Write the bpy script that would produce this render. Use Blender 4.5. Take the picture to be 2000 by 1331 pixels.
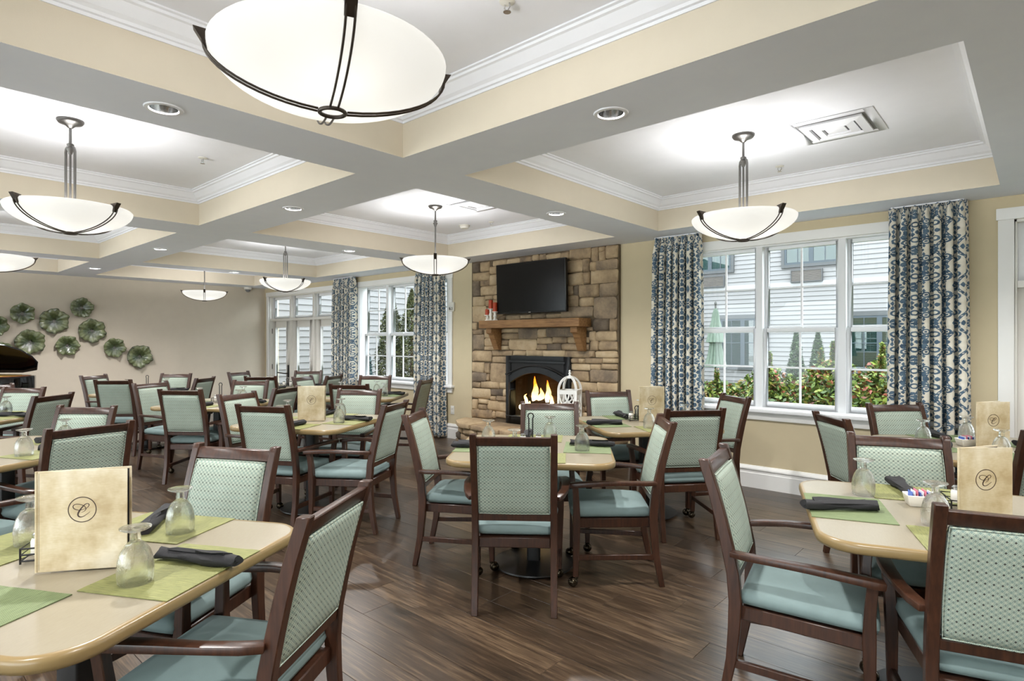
import bpy, bmesh, math, random
from mathutils import Vector, Matrix

# ------------------------------------------------------------------ scene, camera, world, exposure
for o in list(bpy.data.objects):
    bpy.data.objects.remove(o)
SC = bpy.context.scene
COL = SC.collection
rnd = random.Random(7)
PI = math.pi
R = math.radians

CAM_H = 1.38
YAW = math.atan(1030 / 1152.7)
cd = bpy.data.cameras.new('camera')
cd.sensor_width = 36.0
cd.lens = 36.0 * 1152.7 / 2000.0
cd.clip_start = 0.05
cam = bpy.data.objects.new('camera', cd)
cam.location = (0, 0, CAM_H)
cam.rotation_euler = (R(90), 0, YAW)
COL.objects.link(cam)
SC.camera = cam

SC.view_settings.view_transform = 'Standard'
SC.view_settings.look = 'None'
SC.view_settings.gamma = 1.0
SC.view_settings.use_curve_mapping = False
SC.view_settings.exposure = 1.76
SC.cycles.use_denoising = True
SC.cycles.max_bounces = 8
SC.cycles.diffuse_bounces = 4
SC.cycles.glossy_bounces = 4
SC.cycles.transparent_max_bounces = 12
SC.cycles.sample_clamp_indirect = 6.0
SC.cycles.caustics_reflective = False
SC.cycles.caustics_refractive = False

WORLD_STRENGTH = 2.1      # overcast daylight
BULB_W = 6.0              # each pendant bulb group
CAN_W = 44.0               # each recessed downlight
SHADE_GLOW = 0.14          # lit alabaster shade

w = bpy.data.worlds.new('overcast_sky')
SC.world = w
w.use_nodes = True
bg = w.node_tree.nodes['Background']
bg.inputs[0].default_value = (0.90, 0.955, 1.0, 1)
bg.inputs[1].default_value = WORLD_STRENGTH

# ------------------------------------------------------------------ node helpers
def lin(c):
    f = lambda v: v / 12.92 if v <= 0.04045 else ((v + 0.055) / 1.055) ** 2.4
    return tuple(f(v / 255.0) for v in c) + (1,)

class X:
    """arithmetic on node sockets"""
    def __init__(self, t, s): self.t, self.s = t, s
    def _m(self, op, *a, clamp=False):
        n = self.t.nodes.new('ShaderNodeMath'); n.operation = op; n.use_clamp = clamp
        for i, v in enumerate((self,) + a):
            if isinstance(v, X): self.t.links.new(v.s, n.inputs[i])
            else: n.inputs[i].default_value = float(v)
        return X(self.t, n.outputs[0])
    def __add__(s, o): return s._m('ADD', o)
    def __sub__(s, o): return s._m('SUBTRACT', o)
    def __mul__(s, o): return s._m('MULTIPLY', o)
    def __truediv__(s, o): return s._m('DIVIDE', o)
    def lt(s, o): return s._m('LESS_THAN', o)
    def gt(s, o): return s._m('GREATER_THAN', o)
    def frac(s): return s._m('FRACT')
    def abs(s): return s._m('ABSOLUTE')
    def sqrt(s): return s._m('SQRT')
    def cos(s): return s._m('COSINE')
    def sin(s): return s._m('SINE')
    def mx(s, o): return s._m('MAXIMUM', o)
    def mn(s, o): return s._m('MINIMUM', o)
    def atan2(s, o): return s._m('ARCTAN2', o)

def hyp(a, b): return (a * a + b * b).sqrt()

MATS = {}
def newmat(name):
    m = bpy.data.materials.new(name); m.use_nodes = True
    t = m.node_tree; p = t.nodes['Principled BSDF']
    MATS[name] = m
    return m, t, p

def coords(t, kind='Object', scale=None):
    tc = t.nodes.new('ShaderNodeTexCoord')
    s = tc.outputs[kind]
    if scale:
        mp = t.nodes.new('ShaderNodeMapping'); mp.inputs['Scale'].default_value = scale
        t.links.new(s, mp.inputs[0]); s = mp.outputs[0]
    return s

def noise(t, vec, scale=5, detail=3, rough=0.5):
    n = t.nodes.new('ShaderNodeTexNoise')
    n.inputs['Scale'].default_value = scale; n.inputs['Detail'].default_value = detail; n.inputs['Roughness'].default_value = rough
    if vec: t.links.new(vec, n.inputs['Vector'])
    return n.outputs['Fac']

def ramp(t, fac, stops):
    r = t.nodes.new('ShaderNodeValToRGB')
    el = r.color_ramp.elements
    while len(el) < len(stops): el.new(0.5)
    for e, (p, c) in zip(el, stops): e.position = p; e.color = c
    t.links.new(fac.s if isinstance(fac, X) else fac, r.inputs[0])
    return r.outputs[0]

def mixc(t, fac, a, b, mode='MIX'):
    n = t.nodes.new('ShaderNodeMix'); n.data_type = 'RGBA'; n.blend_type = mode
    def put(v, i):
        if isinstance(v, X): t.links.new(v.s, i)
        elif hasattr(v, 'is_linked'): t.links.new(v, i)
        else: i.default_value = v
    put(fac, n.inputs[0]); put(a, n.inputs[6]); put(b, n.inputs[7])
    return n.outputs[2]

def bump(t, p, h, strength=0.3, dist=0.01):
    b = t.nodes.new('ShaderNodeBump'); b.inputs['Strength'].default_value = strength; b.inputs['Distance'].default_value = dist
    t.links.new(h.s if isinstance(h, X) else h, b.inputs['Height']); t.links.new(b.outputs[0], p.inputs['Normal'])

def plain(name, rgb, rough=0.6, metal=0.0, var=0.06, scale=8, bmp=0.0, bscale=60, spec=0.5):
    m, t, p = newmat(name)
    c = lin(rgb)
    nz = noise(t, coords(t), scale, 3)
    lo = tuple(v * (1 - var) for v in c[:3]) + (1,); hi = tuple(min(1, v * (1 + var)) for v in c[:3]) + (1,)
    t.links.new(ramp(t, nz, [(0.3, lo), (0.7, hi)]), p.inputs['Base Color'])
    p.inputs['Roughness'].default_value = rough; p.inputs['Metallic'].default_value = metal
    p.inputs['Specular IOR Level'].default_value = spec
    if bmp: bump(t, p, noise(t, coords(t), bscale, 2), bmp, 0.003)
    return m

# paints and simple stuff
plain('white_paint', (238, 240, 246), 0.55, var=0.01)
plain('ceiling_white', (241, 243, 250), 0.8, var=0.01, bmp=0.05, bscale=180)
plain('soffit_white', (238, 243, 255), 0.85, var=0.012, bmp=0.06, bscale=200)
plain('tray_beige', (216, 206, 187), 0.8, var=0.012, bmp=0.05, bscale=180)
plain('wall_beige', (202, 188, 156), 0.8, var=0.015, bmp=0.06, bscale=160)
plain('wall_taupe', (206, 195, 178), 0.8, var=0.015, bmp=0.06, bscale=160)
plain('trim_white', (236, 235, 232), 0.4, var=0.008)
plain('vinyl_white', (242, 243, 245), 0.35, var=0.008)
plain('door_white', (226, 223, 216), 0.45, var=0.008)
plain('teal_seat', (115, 133, 132), 0.75, var=0.05, scale=14, bmp=0.12, bscale=500)
plain('black_iron', (26, 25, 25), 0.45, 0.3, var=0.1)
plain('black_base', (38, 36, 36), 0.38, 0.2, var=0.1)
plain('black_cloth', (30, 29, 31), 0.85, var=0.12, scale=30, bmp=0.25, bscale=300)
plain('ceramic', (236, 232, 224), 0.25, var=0.01)
plain('gold_edge', (134, 113, 76), 0.28, var=0.05, scale=6)
plain('bronze', (74, 66, 60), 0.38, 0.7, var=0.12, scale=20)
plain('pewter', (112, 110, 108), 0.35, 0.8, var=0.08, scale=20)
plain('caster_brass', (66, 58, 46), 0.18, 0.9, var=0.1)
plain('tv_black', (10, 10, 11), 0.35, var=0.05)
plain('tv_screen', (3, 3, 4), 0.18, var=0.02, spec=0.25)
plain('candle_red', (176, 62, 26), 0.45, var=0.15, scale=25)
plain('plastic_white', (222, 220, 212), 0.4, var=0.01)
plain('duct_grey', (150, 150, 152), 0.6, var=0.05)
plain('plastic_grey', (120, 120, 122), 0.4, var=0.02)
plain('chrome', (190, 190, 190), 0.15, 1.0, var=0.02)
plain('iron_dark', (40, 42, 44), 0.5, 0.4, var=0.15, scale=15)
plain('firebrick_dark', (46, 36, 28), 0.9, var=0.25, scale=12, bmp=0.4, bscale=30)
plain('log_bark', (58, 40, 30), 0.9, var=0.4, scale=18, bmp=0.7, bscale=40)
plain('piano_black', (9, 8, 9), 0.08, var=0.05)
plain('piano_wood', (120, 72, 44), 0.3, var=0.15, scale=10)
plain('piano_gold', (176, 140, 70), 0.3, 0.7, var=0.05)
plain('green_canvas', (104, 118, 106), 0.8, var=0.07, scale=12)
plain('pole_dark', (60, 60, 58), 0.5, var=0.1)
plain('grey_casing', (76, 78, 80), 0.6, var=0.04)
plain('blue_sash', (58, 68, 76), 0.5, var=0.04)
plain('ptac_grille', (116, 110, 106), 0.6, var=0.06)
plain('curtain_lining', (205, 198, 182), 0.85, var=0.03)
plain('page_white', (230, 230, 230), 0.6, var=0.01)
plain('emblem_brown', (58, 40, 30), 0.6, var=0.05)
plain('packet_blue', (60, 96, 176), 0.5, var=0.05)
plain('packet_pink', (206, 120, 140), 0.5, var=0.05)
plain('lawn_green', (62, 74, 46), 0.95, var=0.3, scale=3, bmp=0.5, bscale=60)
plain('patio', (206, 204, 198), 0.9, var=0.08, scale=4)  # kept pale so the added paving bounces daylight to the ceiling
plain('bark', (92, 72, 56), 0.9, var=0.25, scale=20)
plain('lantern_white', (236, 236, 232), 0.5, var=0.02)
plain('blind_slat', (128, 134, 128), 0.6, var=0.03)
plain('dark_room', (52, 56, 52), 0.9, var=0.2, scale=2)
plain('mortar', (96, 82, 64), 0.95, var=0.15, scale=20, bmp=0.4, bscale=80)

def wood(name, dark, light, rough, sx, axis='Z', scale=6.0):
    m, t, p = newmat(name)
    sc = {'Z': (sx, sx, 1.2), 'X': (1.2, sx, sx), 'Y': (sx, 1.2, sx)}[axis]
    v = coords(t, 'Object', sc)
    oi = t.nodes.new('ShaderNodeObjectInfo')
    n1 = X(t, noise(t, v, scale, 6, 0.6)); n2 = X(t, noise(t, coords(t), 3, 2))
    f = n1 * 0.75 + n2 * 0.25 + (X(t, oi.outputs['Random']) - 0.5) * 0.06
    t.links.new(ramp(t, f, [(0.3, lin(dark)), (0.7, lin(light))]), p.inputs['Base Color'])
    p.inputs['Roughness'].default_value = rough
    bump(t, p, n1, 0.08, 0.003)
    return m
wood('chair_wood', (38, 22, 15), (74, 45, 31), 0.32, 14, 'Z')
wood('mantel_wood', (112, 78, 46), (172, 130, 84), 0.65, 10, 'X', 5)

# laminate table top
m, t, p = newmat('laminate')
n1 = X(t, noise(t, coords(t, 'Object', (60, 8, 8)), 5, 4)); n2 = X(t, noise(t, coords(t), 2.5, 3))
t.links.new(ramp(t, n1 * 0.5 + n2 * 0.5, [(0.3, lin((134, 125, 106))), (0.7, lin((146, 137, 118)))]), p.inputs['Base Color'])
p.inputs['Roughness'].default_value = 0.3

# floor planks (grain runs along X; tone differs per plank)
m, t, p = newmat('plank_wood')
g = t.nodes.new('ShaderNodeNewGeometry'); oi = t.nodes.new('ShaderNodeObjectInfo')
tone = (X(t, oi.outputs['Random']) + X(t, g.outputs['Random Per Island']) * 0.7).frac()
cb = t.nodes.new('ShaderNodeCombineXYZ'); sp = t.nodes.new('ShaderNodeSeparateXYZ')
t.links.new(g.outputs['Position'], sp.inputs[0])
t.links.new((X(t, sp.outputs[0]) * 0.9 + tone * 31).s, cb.inputs[0]); t.links.new((X(t, sp.outputs[1]) * 13 + tone * 17).s, cb.inputs[1])
gr = X(t, noise(t, cb.outputs[0], 3.2, 8, 0.62))
cb2 = t.nodes.new('ShaderNodeCombineXYZ')
t.links.new((X(t, sp.outputs[0]) * 2.5 + tone * 11).s, cb2.inputs[0]); t.links.new((X(t, sp.outputs[1]) * 70).s, cb2.inputs[1])
fine = X(t, noise(t, cb2.outputs[0], 2.5, 4, 0.6))
f = gr * 0.56 + fine * 0.44 + (tone - 0.5) * 0.12
t.links.new(ramp(t, f, [(0.28, lin((24, 18, 13))), (0.5, lin((62, 48, 36))), (0.70, lin((112, 92, 71)))]), p.inputs['Base Color'])
p.inputs['Roughness'].default_value = 0.30
bump(t, p, fine, 0.12, 0.002)
plain('subfloor', (38, 30, 25), 0.9)

# patterned upholstery: cream rings on sea green with dark diamonds
m, t, p = newmat('trellis_fabric')
tc = t.nodes.new('ShaderNodeTexCoord'); sp = t.nodes.new('ShaderNodeSeparateXYZ'); t.links.new(tc.outputs['Object'], sp.inputs[0])
u, v = X(t, sp.outputs[0]) / 0.0195, X(t, sp.outputs[2]) / 0.0165
def cell(u, v): return (u.frac() - 0.5), (v.frac() - 0.5)
a, b = cell(u + 50, v + 50); a2, b2 = cell(u + 50.5, v + 50.5)
ring1 = (hyp(a, b) - 0.47).abs().lt(0.045); ring2 = (hyp(a2, b2) - 0.47).abs().lt(0.045)
rings = ring1.mx(ring2)
row = ((v + 50) * 0.5).frac().lt(0.5)
dots = ((a.abs() + b.abs()).lt(0.17)) * row
dots2 = ((a2.abs() + b2.abs()).lt(0.10))
nz = X(t, noise(t, coords(t), 10, 3))
base = ramp(t, nz, [(0.3, lin((112, 132, 124))), (0.7, lin((127, 146, 138)))])
c = mixc(t, rings * 0.62, base, lin((196, 198, 176)))
c = mixc(t, dots2 * 0.55, c, lin((128, 92, 72)))
c = mixc(t, dots, c, lin((52, 38, 32)))
t.links.new(c, p.inputs['Base Color']); p.inputs['Roughness'].default_value = 0.7
bump(t, p, rings, 0.12, 0.0006)

# woven placemats
def mat_weave(name, lo, hi):
    m, t, p = newmat(name)
    tc = t.nodes.new('ShaderNodeTexCoord'); sp = t.nodes.new('ShaderNodeSeparateXYZ'); t.links.new(tc.outputs['Object'], sp.inputs[0])
    u, v = X(t, sp.outputs[0]) * 260, X(t, sp.outputs[1]) * 260
    st = ((u * 6.283).sin() * (v * 3.14).sin()) * 0.5 + 0.5
    n1 = X(t, noise(t, coords(t, 'Object', (6, 110, 1)), 3, 3, 0.7))
    f = n1 * 0.8 + st * 0.2
    t.links.new(ramp(t, f, [(0.32, lin(lo)), (0.62, lin(hi))]), p.inputs['Base Color'])
    p.inputs['Roughness'].default_value = 0.7; bump(t, p, st, 0.3, 0.001)
mat_weave('placemat_lime', (88, 90, 48), (138, 139, 84))
mat_weave('placemat_green', (76, 90, 56), (118, 131, 90))

# parchment menu cover
m, t, p = newmat('parchment')
n1 = X(t, noise(t, coords(t), 9, 4, 0.6)); n2 = X(t, noise(t, coords(t, 'Object', (8, 8, 60)), 6, 3))
t.links.new(ramp(t, n1 * 0.88 + n2 * 0.12, [(0.36, lin((170, 150, 114))), (0.50, lin((190, 174, 142))), (0.66, lin((210, 199, 176)))]), p.inputs['Base Color'])
p.inputs['Roughness'].default_value = 0.45; bump(t, p, n2, 0.08, 0.002)

# stone
def stone(name, stops):
    m, t, p = newmat(name)
    oi = t.nodes.new('ShaderNodeObjectInfo')
    off = t.nodes.new('ShaderNodeVectorMath'); off.operation = 'ADD'
    tc = t.nodes.new('ShaderNodeTexCoord'); t.links.new(tc.outputs['Object'], off.inputs[0])
    cbx = t.nodes.new('ShaderNodeCombineXYZ'); t.links.new((X(t, oi.outputs['Random']) * 40).s, cbx.inputs[0]); t.links.new(cbx.outputs[0], off.inputs[1])
    n1 = X(t, noise(t, off.outputs[0], 4.5, 6, 0.6)); n2 = X(t, noise(t, off.outputs[0], 26, 5, 0.65))
    f = n1 * 0.72 + n2 * 0.22 + (X(t, oi.outputs['Random']) - 0.5) * 0.26 + 0.03
    t.links.new(ramp(t, f, stops), p.inputs['Base Color'])
    p.inputs['Roughness'].default_value = 0.88; bump(t, p, n2 * 0.6 + n1 * 0.4, 0.7, 0.012)
stone('stone_tan', [(0.25, lin((104, 90, 76))), (0.42, lin((156, 134, 106))), (0.58, lin((186, 163, 130))), (0.8, lin((208, 190, 160)))])
stone('stone_grey', [(0.30, lin((82, 72, 63))), (0.5, lin((124, 109, 92))), (0.72, lin((172, 150, 122)))])

# green glass wall plates
m, t, p = newmat('green_glass')
tc = t.nodes.new('ShaderNodeTexCoord'); sp = t.nodes.new('ShaderNodeSeparateXYZ'); t.links.new(tc.outputs['Object'], sp.inputs[0])
r_ = hyp(X(t, sp.outputs[1]), X(t, sp.outputs[2])) / 0.2
nz = X(t, noise(t, coords(t), 16, 4, 0.65))
t.links.new(ramp(t, r_ * 0.7 + (nz - 0.5) * 0.7, [(0.0, lin((26, 38, 18))), (0.3, lin((64, 78, 40))), (0.55, lin((118, 126, 88))), (0.80, lin((24, 30, 22)))]), p.inputs['Base Color'])
p.inputs['Roughness'].default_value = 0.12; p.inputs['Specular IOR Level'].default_value = 1.0; bump(t, p, nz, 0.7, 0.014)

# clear glass: thin-walled, straight-through with Fresnel reflection
def thin_glass(name, tint, power, rough=0.0, bmp=0.0):
    m = bpy.data.materials.new(name); m.use_nodes = True; MATS[name] = m
    t = m.node_tree; t.nodes.remove(t.nodes['Principled BSDF'])
    tr = t.nodes.new('ShaderNodeBsdfTransparent'); tr.inputs[0].default_value = tint
    gl = t.nodes.new('ShaderNodeBsdfGlossy'); gl.inputs['Roughness'].default_value = rough
    fr = t.nodes.new('ShaderNodeFresnel'); fr.inputs[0].default_value = power
    if bmp:
        b = t.nodes.new('ShaderNodeBump'); b.inputs['Strength'].default_value = bmp; b.inputs['Distance'].default_value = 0.004
        t.links.new(noise(t, coords(t), 70, 3), b.inputs['Height']); t.links.new(b.outputs[0], gl.inputs['Normal']); t.links.new(b.outputs[0], fr.inputs['Normal'])
    mx = t.nodes.new('ShaderNodeMixShader')
    ge = t.nodes.new('ShaderNodeNewGeometry')
    fac = X(t, fr.outputs[0]) * (X(t, ge.outputs['Backfacing']) * -1 + 1)
    t.links.new(fac.s, mx.inputs[0]); t.links.new(tr.outputs[0], mx.inputs[1]); t.links.new(gl.outputs[0], mx.inputs[2])
    t.links.new(mx.outputs[0], t.nodes['Material Output'].inputs[0])
thin_glass('pane_glass', (0.96, 0.985, 0.98, 1), 1.45)
thin_glass('teal_pane', (0.45, 0.62, 0.62, 1), 1.9)
m, t, p = newmat('goblet_glass')
p.inputs['Transmission Weight'].default_value = 1.0; p.inputs['Roughness'].default_value = 0.02; p.inputs['IOR'].default_value = 1.45
p.inputs['Base Color'].default_value = (0.97, 0.98, 0.97, 1); bump(t, p, noise(t, coords(t), 85, 2), 0.35, 0.004)
tr = t.nodes.new('ShaderNodeBsdfTransparent'); mx = t.nodes.new('ShaderNodeMixShader'); mx.inputs[0].default_value = 0.62
t.links.new(tr.outputs[0], mx.inputs[1]); t.links.new(p.outputs[0], mx.inputs[2]); t.links.new(mx.outputs[0], t.nodes['Material Output'].inputs[0])
thin_glass('fire_glass', (0.86, 0.84, 0.8, 1), 1.35)

# lit alabaster shade: glows, and lets the bulbs shine through
m = bpy.data.materials.new('alabaster'); m.use_nodes = True; MATS['alabaster'] = m
t = m.node_tree; t.nodes.remove(t.nodes['Principled BSDF'])
em = t.nodes.new('ShaderNodeEmission'); em.inputs[1].default_value = SHADE_GLOW
nz = noise(t, coords(t), 3.5, 4, 0.6)
t.links.new(ramp(t, nz, [(0.35, lin((248, 247, 243))), (0.65, lin((255, 255, 254)))]), em.inputs[0])
tl = t.nodes.new('ShaderNodeBsdfTranslucent'); tl.inputs[0].default_value = lin((240, 238, 232))
df = t.nodes.new('ShaderNodeBsdfDiffuse'); df.inputs[0].default_value = lin((180, 180, 178))
m1 = t.nodes.new('ShaderNodeMixShader'); m1.inputs[0].default_value = 0.80
t.links.new(tl.outputs[0], m1.inputs[1]); t.links.new(df.outputs[0], m1.inputs[2])
ad = t.nodes.new('ShaderNodeAddShader'); t.links.new(em.outputs[0], ad.inputs[0]); t.links.new(m1.outputs[0], ad.inputs[1])
t.links.new(ad.outputs[0], t.nodes['Material Output'].inputs[0])

def glow(name, c0, c1, s, zr):
    m = bpy.data.materials.new(name); m.use_nodes = True; MATS[name] = m
    t = m.node_tree; t.nodes.remove(t.nodes['Principled BSDF'])
    em = t.nodes.new('ShaderNodeEmission'); em.inputs[1].default_value = s
    tc = t.nodes.new('ShaderNodeTexCoord'); sp = t.nodes.new('ShaderNodeSeparateXYZ'); t.links.new(tc.outputs['Object'], sp.inputs[0])
    f = X(t, sp.outputs[2]) / zr + (X(t, noise(t, coords(t), 22, 2)) - 0.5) * 0.5
    t.links.new(ramp(t, f, [(0.0, c1), (0.35, c0), (1.0, lin((222, 96, 20)))]), em.inputs[0])
    t.links.new(em.outputs[0], t.nodes['Material Output'].inputs[0])
glow('flame', lin((255, 214, 120)), lin((255, 240, 190)), 2.6, 0.24)
glow('ember', lin((214, 70, 30)), lin((240, 110, 60)), 0.8, 0.05)
glow('downlight_lens', lin((255, 250, 238)), lin((255, 250, 238)), 0.8, 100.0)

# siding boards, blue-and-cream curtain, leaves
plain('belt_white', (158, 158, 161), 0.6, var=0.01)
plain('siding', (129, 128, 129), 0.7, var=0.02, scale=3)
m, t, p = newmat('ikat')
uv = t.nodes.new('ShaderNodeUVMap'); sp = t.nodes.new('ShaderNodeSeparateXYZ'); t.links.new(uv.outputs[0], sp.inputs[0])
wob = X(t, noise(t, uv.outputs[0], 45, 2)) - 0.5
U, V = X(t, sp.outputs[0]) + wob * 0.010, X(t, sp.outputs[1]) + wob * 0.010
U = U * 1.75; V = V * 1.55
W_, H_ = 0.42, 0.44
x0 = ((U / W_).frac() - 0.5).abs() * W_; y0 = ((V / H_).frac() - 0.5).abs() * H_
x1 = x0 * -1 + W_ / 2; y1 = y0 * -1 + H_ / 2
def petals(x, y, rad, k, core):
    r = hyp(x, y); c = ((y.atan2(x) * k).cos()).abs()
    return (r.lt(c * rad * 0.35 + rad * 0.65) * r.gt(rad * 0.28) * c.gt(0.30)).mx(r.lt(core))
def dia(x, y, a, b): return (x.abs() / a + y.abs() / b).lt(1.0)
def ring(x, y, r, w): return (hyp(x, y) - r).abs().lt(w)
blue = petals(x0, y0, 0.078, 4, 0.013)
oy = y1 * 0.72; ro = hyp(x1, oy); ca = ((oy.atan2(x1) * 4).cos()).abs()
blue = blue.mx(ro.lt(0.024)).mx(ro.gt(0.037) * ro.lt(ca * 0.030 + 0.052) * ca.gt(0.25))
blue = blue.mx(petals(x1, y0, 0.050, 3, 0.009))
lat = (x0 - ((V / H_ * 6.2832).cos() * 0.050 + 0.108)).abs()
blue = blue.mx(lat.lt(0.0125) * hyp(lat, ((V / 0.036).frac() - 0.5) * 0.036).gt(0.0055))
blue = blue.mx(ring(x0 - 0.052, y0 - 0.128, 0.026, 0.0085)).mx(ring(x0 - 0.150, y0 - 0.100, 0.027, 0.0085)).mx(ring(x0 - 0.150, y0 - 0.100, 0.004, 0.006))
blue = blue.mx(dia(x0, y1 - 0.004, 0.017, 0.062)).mx(dia(x0 - 0.034, y1 - 0.028, 0.015, 0.030)).mx(dia(x0 - 0.066, y1 - 0.006, 0.022, 0.020))
blue = blue.mx(dia(x0 - 0.098, y0, 0.018, 0.034)).mx(dia(x0 - 0.165, y0 - 0.050, 0.014, 0.024)).mx(dia(x1, y0 - 0.086, 0.014, 0.034)).mx(dia(x0 - 0.205, y0 - 0.140, 0.008, 0.02))
nz = X(t, noise(t, uv.outputs[0], 22, 3))
bl = ramp(t, nz, [(0.3, lin((62, 80, 96))), (0.55, lin((88, 110, 130))), (0.75, lin((108, 126, 134)))])
cr = ramp(t, nz, [(0.3, lin((212, 206, 190))), (0.7, lin((228, 223, 210)))])
t.links.new(mixc(t, blue, cr, bl), p.inputs['Base Color']); p.inputs['Roughness'].default_value = 0.85
p.inputs['Specular IOR Level'].default_value = 0.2

def leafmat(name, stops):
    m, t, p = newmat(name)
    g = t.nodes.new('ShaderNodeNewGeometry')
    t.links.new(ramp(t, g.outputs['Random Per Island'], stops), p.inputs['Base Color'])
    p.inputs['Roughness'].default_value = 0.5
leafmat('leaf_mixed', [(0.0, lin((40, 60, 24))), (0.40, lin((80, 106, 40))), (0.72, lin((136, 150, 64))), (0.86, lin((124, 104, 54))), (0.94, lin((160, 84, 68))), (1.0, lin((104, 60, 46)))])
leafmat('leaf_conifer', [(0.0, lin((22, 38, 22))), (0.5, lin((42, 66, 36))), (1.0, lin((70, 92, 52)))])
leafmat('leaf_olive', [(0.0, lin((26, 34, 16))), (0.5, lin((54, 64, 30))), (1.0, lin((92, 94, 46)))])
leafmat('leaf_blue', [(0.0, lin((48, 70, 76))), (0.5, lin((74, 104, 110))), (1.0, lin((110, 136, 136)))])

# ------------------------------------------------------------------ mesh helpers
class MB:
    def __init__(s): s.v, s.f, s.uv = [], [], None
    def add(s, vs, fs):
        k = len(s.v); s.v += [tuple(q) for q in vs]; s.f += [tuple(i + k for i in q) for q in fs]; return s
    def box(s, x0, y0, z0, x1, y1, z1):
        return s.add([(x0,y0,z0),(x1,y0,z0),(x1,y1,z0),(x0,y1,z0),(x0,y0,z1),(x1,y0,z1),(x1,y1,z1),(x0,y1,z1)],
                     [(0,3,2,1),(4,5,6,7),(0,1,5,4),(1,2,6,5),(2,3,7,6),(3,0,4,7)])
    def prism(s, pts, z0, z1, axis='Z'):
        """extrude a 2-D outline; axis Z: (x,y)->z, Y: (x,z)->y, X: (y,z)->x"""
        n = len(pts)
        mk = {'Z': lambda a, b, h: (a, b, h), 'Y': lambda a, b, h: (a, h, b), 'X': lambda a, b, h: (h, a, b)}[axis]
        vs = [mk(a, b, z0) for a, b in pts] + [mk(a, b, z1) for a, b in pts]
        fs = [tuple(range(n))[::-1], tuple(range(n, 2 * n))] + [(i, (i + 1) % n, n + (i + 1) % n, n + i) for i in range(n)]
        return s.add(vs, fs)
    def rings(s, rs, caps=True, closed=False):
        n = len(rs[0]); vs = [q for r in rs for q in r]; fs = []
        m = len(rs)
        for k in range(m if closed else m - 1):
            a, b = k * n, ((k + 1) % m) * n
            fs += [(a + i, a + (i + 1) % n, b + (i + 1) % n, b + i) for i in range(n)]
        if caps and not closed: fs += [tuple(range(n))[::-1], tuple((m - 1) * n + i for i in range(n))]
        return s.add(vs, fs)
    def tube(s, path, r, n=8, caps=True, closed=False, flat=None):
        """round tube (or rectangular when flat=(w,h)) along a path"""
        P_ = [Vector(q) for q in path]; rs = []; m = len(P_)
        up = Vector((0, 0, 1)); prev = None
        for i in range(m):
            if closed: d = P_[(i + 1) % m] - P_[i - 1]
            else: d = P_[min(i + 1, m - 1)] - P_[max(i - 1, 0)]
            d.normalize()
            if prev is None:
                a = d.cross(up)
                if a.length < 1e-3: a = d.cross(Vector((1, 0, 0)))
            else: a = prev - d * prev.dot(d)
            a.normalize(); prev = a; b = a.cross(d)
            rr = r[i] if isinstance(r, (list, tuple)) else r
            if flat:
                w_, h_ = flat[0] / 2 * (rr or 1), flat[1] / 2 * (rr or 1)
                rs.append([P_[i] + a * x * w_ + b * y * h_ for x, y in ((-1,-1),(1,-1),(1,1),(-1,1))])
            else: rs.append([P_[i] + (a * math.cos(k * 2 * PI / n) + b * math.sin(k * 2 * PI / n)) * rr for k in range(n)])
        return s.rings(rs, caps, closed)
    def lathe(s, prof, n=24, c=(0, 0, 0), caps=True):
        rs = [[(c[0] + r * math.cos(k * 2 * PI / n), c[1] + r * math.sin(k * 2 * PI / n), c[2] + z) for k in range(n)] for r, z in prof]
        return s.rings(rs, caps)
    def quads(s, a, b, c, d): return s.add([a, b, c, d], [(0, 1, 2, 3)])

def mesh_of(name, mb, smooth=False, bevel=0.0, seg=2, ang=40):
    me = bpy.data.meshes.new(name); me.from_pydata(mb.v, [], mb.f)
    if mb.uv:
        l = me.uv_layers.new(name='UVMap')
        for lp in me.loops: l.data[lp.index].uv = mb.uv[lp.vertex_index]
    bm = bmesh.new(); bm.from_mesh(me)
    if bevel:
        bmesh.ops.remove_doubles(bm, verts=bm.verts, dist=1e-5)
    bmesh.ops.recalc_face_normals(bm, faces=bm.faces)
    if bevel:
        es = [e for e in bm.edges if len(e.link_faces) == 2 and e.calc_face_angle(0) > R(30)]
        bmesh.ops.bevel(bm, geom=es, offset=bevel, segments=seg, affect='EDGES', profile=0.5, clamp_overlap=True)
    if smooth or bevel:
        for f in bm.faces: f.smooth = True
        for e in bm.edges:
            if len(e.link_faces) == 2 and e.calc_face_angle(0) > R(ang): e.smooth = False
    bm.to_mesh(me); bm.free(); me.update()
    return me

def obj(name, mb, mat, parent=None, smooth=False, bevel=0.0, seg=2, loc=None, rot=None, ang=40):
    me = mb if isinstance(mb, bpy.types.Mesh) else mesh_of(name, mb, smooth, bevel, seg, ang)
    if mat and not me.materials: me.materials.append(MATS[mat])
    o = bpy.data.objects.new(name, me); COL.objects.link(o)
    if parent: o.parent = parent
    if loc: o.location = loc
    if rot: o.rotation_euler = rot
    return o

def tag(o, label, cat, group=None, kind=None):
    o['label'] = label; o['category'] = cat
    if group: o['group'] = group
    if kind: o['kind'] = kind
    return o

def thing(name, label, cat, loc=(0, 0, 0), rz=0.0, group=None):
    o = bpy.data.objects.new(name, None); COL.objects.link(o); o.empty_display_size = 0.05
    o.location = loc; o.rotation_euler = (0, 0, rz)
    return tag(o, label, cat, group)

def struct(name, mb, mat, label, cat, **k):
    o = obj(name, mb, mat, **k); tag(o, label, cat); o['kind'] = 'structure'
    return o

def struct_root(name, label, cat, loc=(0, 0, 0)):
    o = thing(name, label, cat, loc); o['kind'] = 'structure'; return o

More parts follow.
